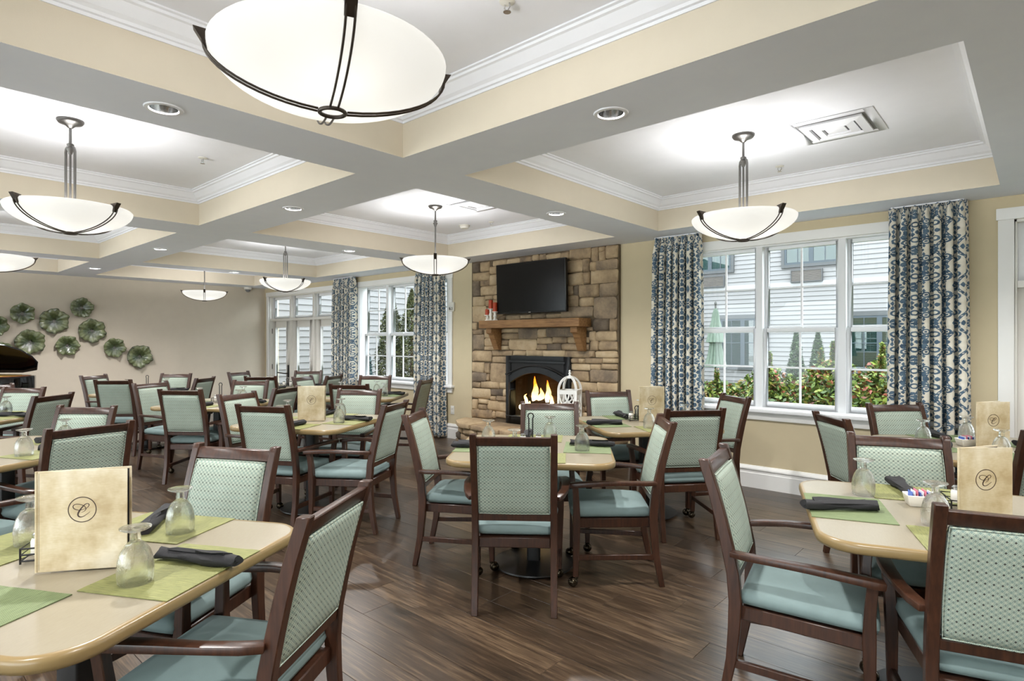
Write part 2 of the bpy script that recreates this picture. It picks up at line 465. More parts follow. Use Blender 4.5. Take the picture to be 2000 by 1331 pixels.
def dup(root, loc, rz, label):
    r = root.copy(); COL.objects.link(r); r.location = loc; r.rotation_euler = (0, 0, rz); r['label'] = label
    for ch in KIDS[root.name]:
        c = ch.copy(); COL.objects.link(c); c.parent = r
        for g in KIDS.get(ch.name, ()):
            d = g.copy(); COL.objects.link(d); d.parent = c
    return r
KIDS = {}
def remember(root):
    ks = [o for o in COL.objects if o.parent == root]
    KIDS[root.name] = ks
    for k in ks: KIDS[k.name] = [o for o in COL.objects if o.parent == k]

# ------------------------------------------------------------------ room shell
SOF, CEI = 2.44, 2.74
WX0, WX1, WY0, WY1 = -11.85, 3.20, -3.80, 5.65
TRX = [(-11.34, -9.50), (-9.05, -6.32), (-5.77, -3.235), (-2.75, -0.20), (0.30, 2.85)]
TRY = [(-3.40, -0.90), (-0.42, 2.13), (2.62, 5.20)]

# floor: separate planks along X
PW, PL = 0.178, 1.22
fl = MB(); fl.box(WX0, WY0, -0.03, WX1, WY1 + 0.2, -0.006)
floor = struct('floor', fl, 'subfloor', 'dark brown wood plank floor across the dining room', 'floor')
planks = []
j = 0; y = WY0
while y < WY1:
    y1_ = min(y + PW, WY1); x = WX0 - (rnd.random() * PL)
    while x < WX1:
        xa, xb = max(x, WX0), min(x + PL, WX1)
        if xb - xa > 0.05: planks.append((xa, xb, y, y1_))
        x += PL
    y += PW; j += 1
Fv = Vector((-math.sin(YAW), math.cos(YAW))); Rv = Vector((math.cos(YAW), math.sin(YAW)))
def seen_depth(p_):
    best = None
    for fx in (0, .5, 1):
        q = Vector((p_[0] + (p_[1] - p_[0]) * fx, (p_[2] + p_[3]) / 2)); d = q.dot(Fv); l = q.dot(Rv)
        if d > 2.2 and abs(l) < d * 0.89 and (best is None or d < best): best = d
    return best
near = sorted((q for q in planks if seen_depth(q)), key=seen_depth)[:290]
nearset = set(near)
def plank_mb(mb, L, W, cx=0, cy=0):
    c = 0.0010; g_ = 0.0005
    a, b = L / 2 - g_, W / 2 - g_
    k = [(-a, -b, -0.006), (a, -b, -0.006), (a, b, -0.006), (-a, b, -0.006), (-a, -b, -0.0016), (a, -b, -0.0016), (a, b, -0.0016), (-a, b, -0.0016),
         (-a + c, -b + c, 0), (a - c, -b + c, 0), (a - c, b - c, 0), (-a + c, b - c, 0)]
    mb.add([(x + cx, y + cy, z) for x, y, z in k],
           [(8, 9, 10, 11)] + [(i, (i + 1) % 4, 4 + (i + 1) % 4, 4 + i) for i in range(4)] + [(4 + i, 4 + (i + 1) % 4, 8 + (i + 1) % 4, 8 + i) for i in range(4)])
PM = {}
for q in near:
    key = (round(q[1] - q[0], 3), round(q[3] - q[2], 3))
    if key not in PM:
        mb = MB(); plank_mb(mb, *key); PM[key] = mesh_of('plank', mb)
    obj('plank', PM[key], 'plank_wood', floor, loc=((q[0] + q[1]) / 2, (q[2] + q[3]) / 2, 0))
mb = MB()
for q in planks:
    if q not in nearset: plank_mb(mb, q[1] - q[0], q[3] - q[2], (q[0] + q[1]) / 2, (q[2] + q[3]) / 2)
o = obj('plank_field', mb, 'plank_wood', floor); o['kind'] = 'stuff'

# ceiling with trays
CANS = [('recessed downlight on the beam nearest the large pendant', -2.98, 0.95), ('recessed downlight on the beam above the fireplace table', -1.49, 2.36), ('recessed downlight in the middle of the long beam', -4.46, 2.36),
        ('recessed downlight on the cross beam before the fireplace', -3.0, 3.91), ('recessed downlight on the long beam over the sugar caddy table', -7.58, 2.38), ('recessed downlight on the cross beam before the far window', -6.06, 3.91),
        ('recessed downlight on the cross beam before the glazed doors', -9.30, 3.95), ('recessed downlight farthest along the long beam', -10.34, 2.38),
        ('recessed downlight over the piano side beam', -6.06, 0.95), ('recessed downlight above the green plates side beam', -9.28, 0.95),
        ('added unseen recessed downlight by the near door', 0.06, 3.91), ('added unseen recessed downlight over the camera', 0.06, 0.95), ('added unseen recessed downlight behind the camera', -1.49, -0.66), ('added unseen recessed downlight on the front beam', -4.46, -0.66), ('added unseen recessed downlight at the near end', 1.57, 2.36), ('added unseen recessed downlight towards the front wall', -7.58, -0.66)]  # out-of-view downlights added along the beam grid to help light the room
CAN_XY = [(c[1], c[2]) for c in CANS]
cb_ = MB(); cb_.box(WX0, WY0, CEI, WX1, WY1 + 0.2, CEI + 0.06)
ceiling = struct('ceiling', cb_, 'ceiling_white', 'white tray ceiling above crossing beams', 'ceiling')
sf = MB(); xs = sorted([WX0, WX1] + [v for q in TRX for v in q]); ys = sorted([WY0, WY1] + [v for q in TRY for v in q])
for i in range(len(xs) - 1):
    for k in range(len(ys) - 1):
        if i % 2 == 1 and k % 2 == 1: continue
        inn = [c for c in CAN_XY if xs[i] < c[0] < xs[i + 1] and ys[k] < c[1] < ys[k + 1]]
        gx = sorted([xs[i], xs[i + 1]] + [c[0] + d for c in inn for d in (-0.1, 0.1)]); gy = sorted([ys[k], ys[k + 1]] + [c[1] + d for c in inn for d in (-0.1, 0.1)])
        for a in range(len(gx) - 1):
            for b in range(len(gy) - 1):
                hole = [c for c in inn if gx[a] < c[0] < gx[a + 1] and gy[b] < c[1] < gy[b + 1]]
                if not hole:
                    sf.add([(gx[a], gy[b], SOF), (gx[a], gy[b + 1], SOF), (gx[a + 1], gy[b + 1], SOF), (gx[a + 1], gy[b], SOF)], [(0, 1, 2, 3)])
                else:
                    cx, cy = hole[0]; ci, sq = [], []
                    for q in range(32):
                        th = PI / 4 + q * PI / 16; co, si = math.cos(th), math.sin(th); m_ = 0.1 / max(abs(co), abs(si))
                        ci.append((cx + 0.064 * co, cy + 0.064 * si, SOF)); sq.append((cx + m_ * co, cy + m_ * si, SOF))
                    sf.rings([sq, ci], caps=False)
        sf.add([(xs[i], ys[k], CEI), (xs[i], ys[k + 1], CEI), (xs[i + 1], ys[k + 1], CEI), (xs[i + 1], ys[k], CEI)], [(3, 2, 1, 0)])
obj('soffit', sf, 'soffit_white', ceiling)
CROWN = [(0.0, -0.105), (0.006, -0.105), (0.008, -0.092), (0.020, -0.090), (0.024, -0.078), (0.040, -0.066), (0.060, -0.040), (0.070, -0.026), (0.082, -0.022), (0.084, -0.010), (0.098, -0.008), (0.098, 0.0)]
for (x0_, x1_) in TRX:
    for (y0_, y1_) in TRY:
        b_ = MB()
        for (ax, ay, bx, by) in ((x0_, y0_, x1_, y0_), (x1_, y0_, x1_, y1_), (x1_, y1_, x0_, y1_), (x0_, y1_, x0_, y0_)):
            b_.quads((ax, ay, SOF), (bx, by, SOF), (bx, by, CEI), (ax, ay, CEI))
        obj('tray_band', b_, 'tray_beige', ceiling)
        cr_ = MB()
        rs = [[(x0_ + d, y0_ + d, CEI + h), (x1_ - d, y0_ + d, CEI + h), (x1_ - d, y1_ - d, CEI + h), (x0_ + d, y1_ - d, CEI + h)] for d, h in CROWN]
        cr_.rings(rs, caps=False)
        obj('crown_molding', cr_, 'white_paint', ceiling)

# walls: window wall with openings
WIN = {1: (-2.72, -0.50), 2: (-8.475, -6.255)}
WZ0, WZ1 = 0.745, 2.265
DOOR = {1: (-11.655, -9.195), 2: (-0.14, 2.32)}
DZ = 2.265
wb = MB(); Y0, Y1 = WY1, WY1 + 0.2
cuts = sorted([(-5.06, -4.08, 0.345, 1.175)] + [(a, b, WZ0, WZ1) for a, b in WIN.values()] + [(a, b, 0.0, DZ) for a, b in DOOR.values()])
x = WX0 - 0.2
for a, b, z0, z1 in cuts:
    wb.box(x, Y0, 0, a, Y1, CEI)
    if z0 > 0: wb.box(a, Y0, 0, b, Y1, z0)
    wb.box(a, Y0, z1, b, Y1, CEI)
    x = b
wb.box(x, Y0, 0, WX1 + 0.2, Y1, CEI)
struct('wall_back', wb, 'wall_beige', 'beige wall holding the fireplace and the windows', 'wall')
struct('wall_left', MB().box(WX0 - 0.2, WY0 - 0.2, 0, WX0, WY1, CEI), 'wall_taupe', 'taupe end wall hung with green glass plates', 'wall')
struct('wall_right', MB().box(WX1, WY0 - 0.2, 0, WX1 + 0.2, WY1, CEI), 'wall_beige', 'plain beige wall at the near end of the room', 'wall')
FILL_WIN = [(-11.2, -7.6), (-6.9, -3.3), (-2.6, 2.6)]  # invented openings in the unseen wall, added to let in fill daylight
wf = MB(); x = WX0
for a, b in FILL_WIN:
    wf.box(x, WY0 - 0.2, 0, a, WY0, CEI).box(a, WY0 - 0.2, 0, b, WY0, 0.25).box(a, WY0 - 0.2, 2.38, b, WY0, CEI); x = b
wf.box(x, WY0 - 0.2, 0, WX1, WY0, CEI)
struct('wall_front', wf, 'wall_beige', 'plain beige wall opposite the windows', 'wall')
BASE = [(0, 0), (0.022, 0), (0.022, 0.135), (0.017, 0.142), (0.017, 0.165), (0.026, 0.170), (0.024, 0.182), (0.010, 0.205), (0, 0.208)]
def baseboard(name, x0_, x1_, label):
    b_ = MB(); b_.rings([[(xx, WY1 - d, z) for d, z in BASE] for xx in (x0_, x1_)])
    struct(name, b_, 'trim_white', label, 'baseboard', bevel=0)
baseboard('baseboard_back', -3.44, -0.225, 'tall white baseboard under the wide near window')
baseboard('baseboard_middle', -9.10, -5.80, 'tall white baseboard under the far curtained window')
b_ = MB(); b_.rings([[(WX0 + d, yy, z) for d, z in BASE] for yy in (WY0, WY1)])
struct('baseboard_left', b_, 'trim_white', 'tall white baseboard along the taupe end wall', 'baseboard')

# windows: three double-hung units in one cased frame
def frame_mb(x0_, x1_, z0, z1, y0_, y1_, l, r_, b, t_):
    return MB().box(x0_, y0_, z0, x0_ + l, y1_, z1).box(x1_ - r_, y0_, z0, x1_, y1_, z1).box(x0_ + l, y0_, z0, x1_ - r_, y1_, z0 + b).box(x0_ + l, y0_, z1 - t_, x1_ - r_, y1_, z1)
def build_window(n, label):
    a, b = WIN[n]
    w_ = struct_root('window_%d' % n, label, 'window', (0, 0, 0))
    cs = MB()
    cs.box(a - 0.09, WY1 - 0.022, WZ0, a + 0.004, WY1, WZ1 + 0.004).box(b - 0.004, WY1 - 0.022, WZ0, b + 0.09, WY1, WZ1 + 0.004)
    cs.box(a - 0.10, WY1 - 0.026, WZ1, b + 0.10, WY1, WZ1 + 0.088)
    obj('casing', cs, 'trim_white', w_, bevel=0.003)
    obj('sill', MB().box(a - 0.12, WY1 - 0.060, WZ0 - 0.032, b + 0.12, WY1 + 0.06, WZ0 + 0.002), 'vinyl_white', w_, bevel=0.006)
    obj('apron', MB().box(a - 0.09, WY1 - 0.020, WZ0 - 0.105, b + 0.09, WY1, WZ0 - 0.030), 'trim_white', w_, bevel=0.003)
    obj('jamb', frame_mb(a, b, WZ0, WZ1, WY1 + 0.002, WY1 + 0.19, 0.012, 0.012, 0.012, 0.012), 'vinyl_white', w_)
    pitch = 0.694; c0 = (a + b) / 2
    for s in (-1, 1):
        obj('mullion', MB().box(c0 + s * pitch / 2 - 0.030, WY1 + 0.012, WZ0, c0 + s * pitch / 2 + 0.030, WY1 + 0.15, WZ1), 'vinyl_white', w_, bevel=0.003)
    for i in (-1, 0, 1):
        c = c0 + i * pitch; hw = 0.317
        for up in (0, 1):
            z0, z1 = ((WZ0 + 0.012, 1.492), (1.455, WZ1 - 0.012))[up]
            y0_ = WY1 + (0.040, 0.085)[up]; y1_ = y0_ + 0.038
            rails = ((0.052, 0.036), (0.058, 0.030))[up]
            sa = obj('sash', frame_mb(c - hw, c + hw, z0, z1, y0_, y1_, 0.032, 0.032, rails[0], rails[1]), 'vinyl_white', w_, bevel=0.002)
            gz0, gz1 = z0 + rails[0], z1 - rails[1]; ym = (y0_ + y1_) / 2
            obj('pane', MB().box(c - hw + 0.031, ym - 0.002, gz0 - 0.001, c + hw - 0.031, ym + 0.002, gz1 + 0.001), 'pane_glass', sa)
            mz = (gz0 + gz1) / 2
            obj('muntin', MB().box(c - 0.008, ym - 0.008, gz0, c + 0.008, ym + 0.008, gz1), 'vinyl_white', sa)
            obj('muntin', MB().box(c - hw + 0.032, ym - 0.0075, mz - 0.008, c + hw - 0.032, ym + 0.0075, mz + 0.008), 'vinyl_white', sa)
        obj('latch', MB().box(c - 0.03, WY1 + 0.028, 1.492, c + 0.03, WY1 + 0.06, 1.502), 'vinyl_white', w_)
build_window(1, 'wide white triple window between the two near patterned curtains')
build_window(2, 'white triple window between fireplace and doors, evergreen tree outside')

for k, (a, b) in enumerate(FILL_WIN):  # frames and glass of the added daylight windows behind the camera
    w_ = struct_root('window_%d' % (7 + k), ('unseen front window nearest the piano, added for daylight', 'unseen window in the middle of the front wall, added for daylight', 'unseen front window behind the camera, added for daylight')[k], 'window')
    obj('frame', frame_mb(a, b, 0.25, 2.38, WY0 - 0.14, WY0 - 0.06, .06, .06, .06, .06).box((a + b) / 2 - .03, WY0 - .14, .25, (a + b) / 2 + .03, WY0 - .06, 2.38), 'vinyl_white', w_)
    obj('casing', frame_mb(a - .09, b + .09, 0.21, 2.42, WY0, WY0 + .02, .09, .09, .09, .09), 'trim_white', w_)
    obj('pane', MB().box(a + .05, WY0 - .102, .30, b - .05, WY0 - .098, 2.33), 'pane_glass', w_)
# glazed doors with transoms
def build_door(n, label, full=True):
    a, b = DOOR[n]; off = a - DOOR[1][0]
    d_ = struct_root('door_%d' % n, label, 'door')
    cs = MB().box(a - 0.088, WY1 - 0.022, 0, a + 0.004, WY1, DZ).box(b - 0.004, WY1 - 0.022, 0, b + 0.088, WY1, DZ).box(a - 0.098, WY1 - 0.026, DZ, b + 0.098, WY1, DZ + 0.085)
    obj('casing', cs, 'trim_white', d_, bevel=0.003)
    jb = MB().box(a, WY1 + 0.002, 0, a + 0.02, WY1 + 0.18, DZ).box(b - 0.02, WY1 + 0.002, 0, b, WY1 + 0.18, DZ).box(a, WY1 + 0.002, DZ - 0.02, b, WY1 + 0.18, DZ)
    jb.box(a, WY1 + 0.01, 1.765, b, WY1 + 0.17, 1.815).box(a, WY1 + 0.002, -0.005, b, WY1 + 0.19, 0.012)
    obj('jamb', jb, 'door_white', d_, bevel=0.002)
    edges = [a + 0.02, -10.83 + off, -9.975 + off, b - 0.02]
    gl = [(-11.50, -11.05), (-10.64, -10.16), (-9.78, -9.35)]
    for i in (1, 2):
        obj('mullion', MB().box(edges[i] - 0.03, WY1 + 0.02, 0.01, edges[i] + 0.03, WY1 + 0.16, DZ - 0.02), 'door_white', d_, bevel=0.002)
    for i in range(3):
        x0_, x1_ = edges[i] + (0.0 if i == 0 else 0.03), edges[i + 1] - (0.03 if i < 2 else 0.0)
        g0, g1 = gl[i][0] + off, gl[i][1] + off
        lf = obj('leaf', frame_mb(x0_, x1_, 0.012, 1.765, WY1 + 0.06, WY1 + 0.105, g0 - x0_, x1_ - g1, 0.24, 0.125), 'door_white', d_, bevel=0.002)
        obj('pane', MB().box(g0 - 0.002, WY1 + 0.081, 0.25, g1 + 0.002, WY1 + 0.085, 1.642), 'pane_glass', lf)
        obj('glazing_bead', frame_mb(g0 - 0.004, g1 + 0.004, 0.248, 1.644, WY1 + 0.052, WY1 + 0.061, 0.016, 0.016, 0.016, 0.016), 'vinyl_white', lf)
        tr_ = obj('transom', frame_mb(x0_, x1_, 1.815, DZ - 0.02, WY1 + 0.07, WY1 + 0.115, 0.085, 0.085, 0.05, 0.05), 'vinyl_white', d_, bevel=0.002)
        obj('pane', MB().box(x0_ + 0.084, WY1 + 0.09, 1.864, x1_ - 0.084, WY1 + 0.094, DZ - 0.069), 'pane_glass', tr_)
        if i == 0 and full:
            hx = -10.975
            obj('handle_plate', MB().box(hx - 0.026, WY1 + 0.046, 0.66, hx + 0.026, WY1 + 0.061, 0.90), 'black_iron', lf, bevel=0.012, seg=3)
            obj('lever', MB().tube([(hx, WY1 + 0.05, 0.735), (hx, WY1 + 0.0, 0.735), (hx - 0.03, WY1 - 0.012, 0.735), (hx - 0.30, WY1 - 0.012, 0.745)], 0.012, 8), 'black_iron', lf, smooth=True)
            for hz in (0.30, 0.85, 1.57):
                obj('hinge', MB().box(a + 0.004, WY1 + 0.046, hz - 0.05, a + 0.022, WY1 + 0.064, hz + 0.05), 'black_iron', lf)
build_door(1, 'white glazed doors with transom panes in the far corner')
build_door(2, 'white glazed door with transom beside the near curtain', False)

# ------------------------------------------------------------------ fireplace
fire = thing('fireplace', 'rustic stacked stone fireplace with black firebox and raised hearth', 'fireplace', (-4.6, 5.6, 0))
FO = Vector((-4.6, 5.6, 0))
FBX = (-5.06, -4.08, 0.345, 1.175)      # firebox opening
SX0, SX1 = -5.745, -3.44
bk = MB()
fy = 5.615 - 5.6
def lbx(mb, x0_, y0_, z0, x1_, y1_, z1): return mb.box(x0_ - FO.x, y0_ - FO.y, z0, x1_ - FO.x, y1_ - FO.y, z1)
lbx(bk, SX0, 5.612, 0, FBX[0], 5.649, SOF); lbx(bk, FBX[1], 5.612, 0, SX1, 5.649, SOF)
lbx(bk, FBX[0], 5.612, FBX[3], FBX[1], 5.649, SOF); lbx(bk, FBX[0], 5.612, 0, FBX[1], 5.649, 0.33)
obj('backing', bk, 'mortar', fire)
STONES = [(-5.71,2.3,-5.59,2.42,1),(-5.57,2.3,-5.4,2.42,0),(-5.34,2.35,-5.09,2.42,0),(-5.39,2.25,-5.26,2.35,0),(-5.71,2.18,-5.4,2.29,0),(-5.39,2.1,-5.26,2.24,0),(-5.57,2.1,-5.4,2.18,0),(-5.71,1.98,-5.58,2.18,1),(-5.56,1.98,-5.26,2.1,0),(-5.71,1.84,-5.49,1.97,0),(-5.48,1.92,-5.34,1.97,0),(-5.33,1.91,-5.16,1.97,0),(-5.47,1.83,-5.16,1.91,0),(-5.72,1.63,-5.47,1.84,0),(-5.46,1.64,-5.16,1.82,0),(-5.72,1.53,-5.63,1.62,0),(-5.08,2.36,-4.87,2.42,0),(-4.87,2.36,-4.67,2.42,0),(-4.66,2.36,-4.56,2.43,0),(-4.55,2.36,-4.45,2.43,0),(-4.44,2.36,-4.23,2.42,0),(-4.23,2.34,-4.11,2.42,0),(-4.1,2.32,-3.8,2.44,0),(-3.79,2.28,-3.7,2.43,0),(-3.69,2.27,-3.61,2.38,0),(-3.69,2.38,-3.62,2.43,0),(-3.6,2.29,-3.45,2.43,0),(-4.13,2.17,-3.92,2.31,0),(-3.91,2.17,-3.82,2.31,0),(-3.81,2.17,-3.73,2.27,0),(-3.73,2.17,-3.45,2.28,1),(-4.13,2.02,-3.9,2.16,0),(-3.9,2.03,-3.82,2.16,0),(-3.8,2.02,-3.45,2.17,0),(-4.22,1.91,-4.05,2.02,0),(-4.04,1.9,-3.97,2.02,1),(-3.96,1.88,-3.69,2.02,0),(-3.68,1.87,-3.45,2.02,1),(-4.22,1.78,-3.97,1.9,0),(-3.95,1.77,-3.76,1.87,0),(-3.76,1.63,-3.46,1.86,1),(-4.22,1.65,-3.77,1.77,1),(-5.25,1.64,-5.12,1.7,0),(-5.11,1.64,-4.86,1.7,0),(-4.86,1.65,-4.68,1.7,0),(-4.68,1.65,-4.46,1.7,0),(-4.45,1.65,-4.22,1.7,0),(-3.77,1.49,-3.56,1.62,1),(-3.55,1.49,-3.46,1.62,0),(-5.71,1.46,-5.53,1.52,0),(-5.71,1.25,-5.5,1.46,1),(-5.24,1.48,-4.89,1.53,0),(-5.17,1.4,-4.9,1.47,0),(-4.89,1.4,-4.58,1.53,1),(-4.58,1.42,-4.45,1.52,0),(-4.45,1.42,-4.04,1.53,1),(-5.24,1.4,-5.18,1.47,0),(-5.24,1.32,-5.07,1.39,0),(-5.05,1.26,-4.6,1.4,0),(-4.59,1.34,-4.36,1.41,0),(-4.35,1.35,-4.13,1.42,0),(-4.12,1.35,-3.83,1.42,0),(-5.24,1.26,-5.06,1.31,0),(-4.59,1.27,-4.44,1.33,0),(-4.43,1.26,-4.22,1.34,1),(-4.21,1.27,-3.83,1.34,0),(-3.82,1.38,-3.74,1.48,0),(-3.73,1.38,-3.46,1.48,0),(-3.81,1.27,-3.7,1.37,0),(-3.69,1.27,-3.45,1.37,0),(-4.03,1.49,-3.78,1.53,0),(-5.49,1.41,-5.25,1.52,0),(-5.49,1.3,-5.25,1.41,0),(-5.49,1.25,-5.25,1.3,0),(-5.72,1.1,-5.36,1.24,0),(-5.35,1.18,-5.0,1.25,0),(-4.99,1.19,-4.77,1.25,0),(-4.76,1.19,-4.5,1.26,0),(-4.49,1.18,-4.17,1.26,0),(-4.17,1.18,-3.83,1.26,0),(-3.82,1.19,-3.75,1.26,0),(-3.73,1.19,-3.45,1.26,0),(-5.35,1.09,-5.08,1.17,0),(-5.72,0.96,-5.5,1.09,0),(-5.49,0.95,-5.39,1.08,0),(-5.38,0.84,-5.08,1.08,0),(-5.72,0.83,-5.45,0.95,1),(-5.44,0.85,-5.39,0.94,0),(-5.72,0.75,-5.57,0.82,0),(-5.55,0.75,-5.22,0.84,0),(-5.21,0.76,-5.08,0.84,0),(-5.72,0.61,-5.38,0.74,0),(-5.37,0.66,-5.15,0.75,1),(-5.15,0.66,-5.08,0.75,0),(-5.38,0.59,-5.28,0.65,0),(-5.27,0.6,-5.08,0.66,0),(-5.72,0.45,-5.62,0.59,0),(-5.6,0.54,-5.41,0.6,0),(-5.6,0.46,-5.44,0.53,0),(-5.43,0.46,-5.08,0.59,0),(-5.73,0.35,-5.35,0.46,0),(-5.34,0.37,-5.29,0.45,0),(-5.29,0.38,-5.08,0.46,0),(-4.08,1.12,-3.96,1.17,0),(-3.96,1.12,-3.89,1.17,0),(-3.88,1.12,-3.64,1.18,0),(-3.64,1.13,-3.45,1.18,0),(-4.08,1.04,-3.81,1.11,0),(-3.81,1.05,-3.67,1.11,0),(-3.66,1.06,-3.45,1.12,0),(-4.08,0.91,-3.83,1.03,0),(-3.81,0.91,-3.45,1.05,1),(-4.08,0.79,-3.72,0.9,0),(-3.71,0.8,-3.45,0.91,0),(-4.08,0.62,-3.83,0.78,1),(-3.83,0.7,-3.45,0.8,0),(-4.08,0.55,-3.89,0.62,0),(-3.88,0.57,-3.75,0.63,0),(-3.74,0.6,-3.45,0.69,0),(-4.08,0.47,-3.83,0.55,0),(-3.83,0.5,-3.45,0.58,0),
(-4.08,0.36,-3.78,0.46,0),(-3.77,0.36,-3.45,0.49,1),(-5.73,0.28,-5.3,0.34,0),(-5.25,1.71,-5.12,2.1,0),(-5.25,2.12,-5.1,2.34,0)]
def stone_piece(cx, cy, cz, w_, h_, depth, mat, rot=0.0, name='stone'):
    """irregular block: 4x4 face grid, low at the rim, uneven in the middle; faces -Y"""
    mb = MB(); n = 4; vs = []
    for k in range(n):
        for i in range(n):
            fx, fz = (0, 0.16, 0.84, 1)[i], (0, 0.2, 0.8, 1)[k]
            rim = i in (0, n - 1) or k in (0, n - 1)
            jx = rnd.uniform(-1, 1) * min(0.006, w_ * 0.04); jz = rnd.uniform(-1, 1) * min(0.006, h_ * 0.05)
            px = (fx - 0.5) * w_ + jx; pz = (fz - 0.5) * h_ + jz
            if i in (0, 3) and k in (0, 3): px *= 0.95; pz *= 0.93
            vs.append((px, -(depth * (0.45 if rim else 1.0) + rnd.uniform(-0.004, 0.006)), pz))
    for k in range(n):
        for i in range(n): q = vs[k * n + i]; vs.append((q[0] * 1.0, 0.004, q[2] * 1.0))
    fs = [(k * n + i, k * n + i + 1, (k + 1) * n + i + 1, (k + 1) * n + i) for k in range(n - 1) for i in range(n - 1)]
    border = [i for i in range(n)] + [k * n + n - 1 for k in range(1, n)] + [(n - 1) * n + i for i in range(n - 2, -1, -1)] + [k * n for k in range(n - 2, 0, -1)]
    m_ = len(border)
    for i in range(m_): a, b = border[i], border[(i + 1) % m_]; fs.append((b, a, a + 16, b + 16))
    mb.add(vs, fs)
    return obj(name, mb, mat, fire, smooth=True, loc=(cx - FO.x, cy - FO.y, cz), rot=(0, 0, rot), ang=62)
for x0_, z0, x1_, z1, dk in STONES:
    stone_piece((x0_ + x1_) / 2, 5.612, (z0 + z1) / 2, x1_ - x0_ + 0.004, z1 - z0 + 0.004, rnd.uniform(0.026, 0.042), 'stone_grey' if dk else 'stone_tan')
# hearth: flagstone slabs on a low stone front
HP = [(-5.86, 5.60), (-5.80, 5.34), (-5.50, 5.14), (-4.95, 5.06), (-4.40, 5.02), (-3.80, 5.03), (-3.36, 5.12), (-3.30, 5.60)]
cut_x = [-5.9, -5.28, -4.72, -4.12, -3.62, -3.2]
def y_front(x):
    for (a, b), (c, d) in zip(HP, HP[1:]):
        if a <= x <= c and c > a: return b + (d - b) * (x - a) / (c - a)
    return 5.5
for a, b in zip(cut_x, cut_x[1:]):
    a_, b2_ = max(a + 0.006, -5.85), min(b - 0.006, -3.31)
    n = 6; top = [(a_ + (b2_ - a_) * i / n) for i in range(n + 1)]
    out = [(q - FO.x, y_front(q) + rnd.uniform(-0.012, 0.012) - FO.y) for q in top] + [(b2_ - FO.x, -0.002), (a_ - FO.x, -0.002)]
    obj('hearth_slab', MB().prism(out, 0.275, 0.330 + rnd.uniform(-0.003, 0.004)), 'stone_tan', fire, bevel=0.012, seg=2)
hb = MB(); hb.prism([(q[0] * 0.985 - 0.07 - FO.x, min(q[1] + 0.06, 5.6) - FO.y) for q in HP], 0.0, 0.276); obj('hearth_core', hb, 'mortar', fire)
for row, (z0, z1) in enumerate(((0.005, 0.095), (0.10, 0.185), (0.19, 0.272))):
    x = -5.80 + 0.06 * row
    while x < -3.36:
        wd = rnd.uniform(0.14, 0.34); xb = min(x + wd, -3.34)
        if xb - x > 0.05:
            xm = (x + xb) / 2; ya, yb = y_front(x) + 0.062, y_front(xb) + 0.062
            stone_piece(xm, (ya + yb) / 2, (z0 + z1) / 2, xb - x - 0.01, z1 - z0, rnd.uniform(0.03, 0.045), rnd.choice(['stone_tan', 'stone_tan', 'stone_grey']), math.atan2(yb - ya, xb - x))
        x = xb + 0.006
# firebox
fx0, fx1, fz0, fz1 = FBX
L = lambda x: x - FO.x
box = MB(); box.box(L(fx0), 5.63 - 5.6, fz0, L(fx1), 5.98 - 5.6, fz0 + 0.02).box(L(fx0), 0.36, fz0, L(fx1), 0.38, fz1).box(L(fx0), 0.03, fz0, L(fx0) + 0.02, 0.38, fz1).box(L(fx1) - 0.02, 0.03, fz0, L(fx1), 0.38, fz1).box(L(fx0), 0.03, fz1 - 0.02, L(fx1), 0.38, fz1)
obj('firebox', box, 'firebrick_dark', fire)
FY = -0.045
obj('fire_frame', frame_mb(L(fx0) - 0.012, L(fx1) + 0.012, fz0 - 0.012, fz1 + 0.012, FY, 0.05, 0.085, 0.085, 0.10, 0.055), 'iron_dark', fire, bevel=0.004)
obj('louver', MB().box(L(fx0) + 0.05, FY - 0.012, fz1 - 0.075, L(fx1) - 0.05, FY + 0.03, fz1 - 0.045), 'iron_dark', fire, bevel=0.004)
cxm = L((fx0 + fx1) / 2); hw = (fx1 - fx0) / 2 - 0.06
arc = lambda f_, z, rise: z + rise * (1 - f_ * f_)
N = 16; up_, lo_ = [], []
for i in range(N + 1):
    f_ = -1 + 2 * i / N
    up_.append((cxm + f_ * hw, arc(f_, fz1 - 0.235, 0.115))); lo_.append((cxm + f_ * hw * 0.97, arc(f_, fz1 - 0.325, 0.135)))
ar = MB(); ar.rings([[(a[0], FY - 0.02, a[1]), (a[0], FY + 0.03, a[1]), (b[0], FY + 0.03, b[1]), (b[0], FY - 0.02, b[1])] for a, b in zip(up_, lo_)])
obj('arch', ar, 'iron_dark', fire, smooth=True)
obj('arch_spandrel', MB().rings([[(a[0], FY + 0.01, a[1] - 0.01), (a[0], FY + 0.03, a[1] - 0.01), (a[0], FY + 0.03, fz1 - 0.04), (a[0], FY + 0.01, fz1 - 0.04)] for a in up_]), 'black_iron', fire)
obj('arch_rod', MB().tube([(cxm + (-1 + 2 * i / N) * (hw + 0.03), FY - 0.025, arc(-1 + 2 * i / N, fz1 - 0.225, 0.125)) for i in range(N + 1)], 0.007, 6), 'black_iron', fire, smooth=True)
for s in (-1, 1):
    obj('door_rod', MB().tube([(cxm + s * (hw - 0.0), FY - 0.022, fz0 + 0.06), (cxm + s * (hw - 0.0), FY - 0.022, fz1 - 0.24)], 0.008, 6), 'black_iron', fire, smooth=True)
    obj('scroll', MB().tube([(cxm + s * (hw - 0.04), FY - 0.03, fz1 - 0.215), (cxm + s * (hw + 0.03), FY - 0.04, fz1 - 0.235), (cxm + s * (hw + 0.05), FY - 0.03, fz1 - 0.215)], 0.006, 6), 'black_iron', fire, smooth=True)
obj('lower_bar', MB().tube([(cxm - hw - 0.05, FY - 0.02, fz0 + 0.085), (cxm + hw + 0.05, FY - 0.02, fz0 + 0.085)], 0.008, 6), 'black_iron', fire, smooth=True)
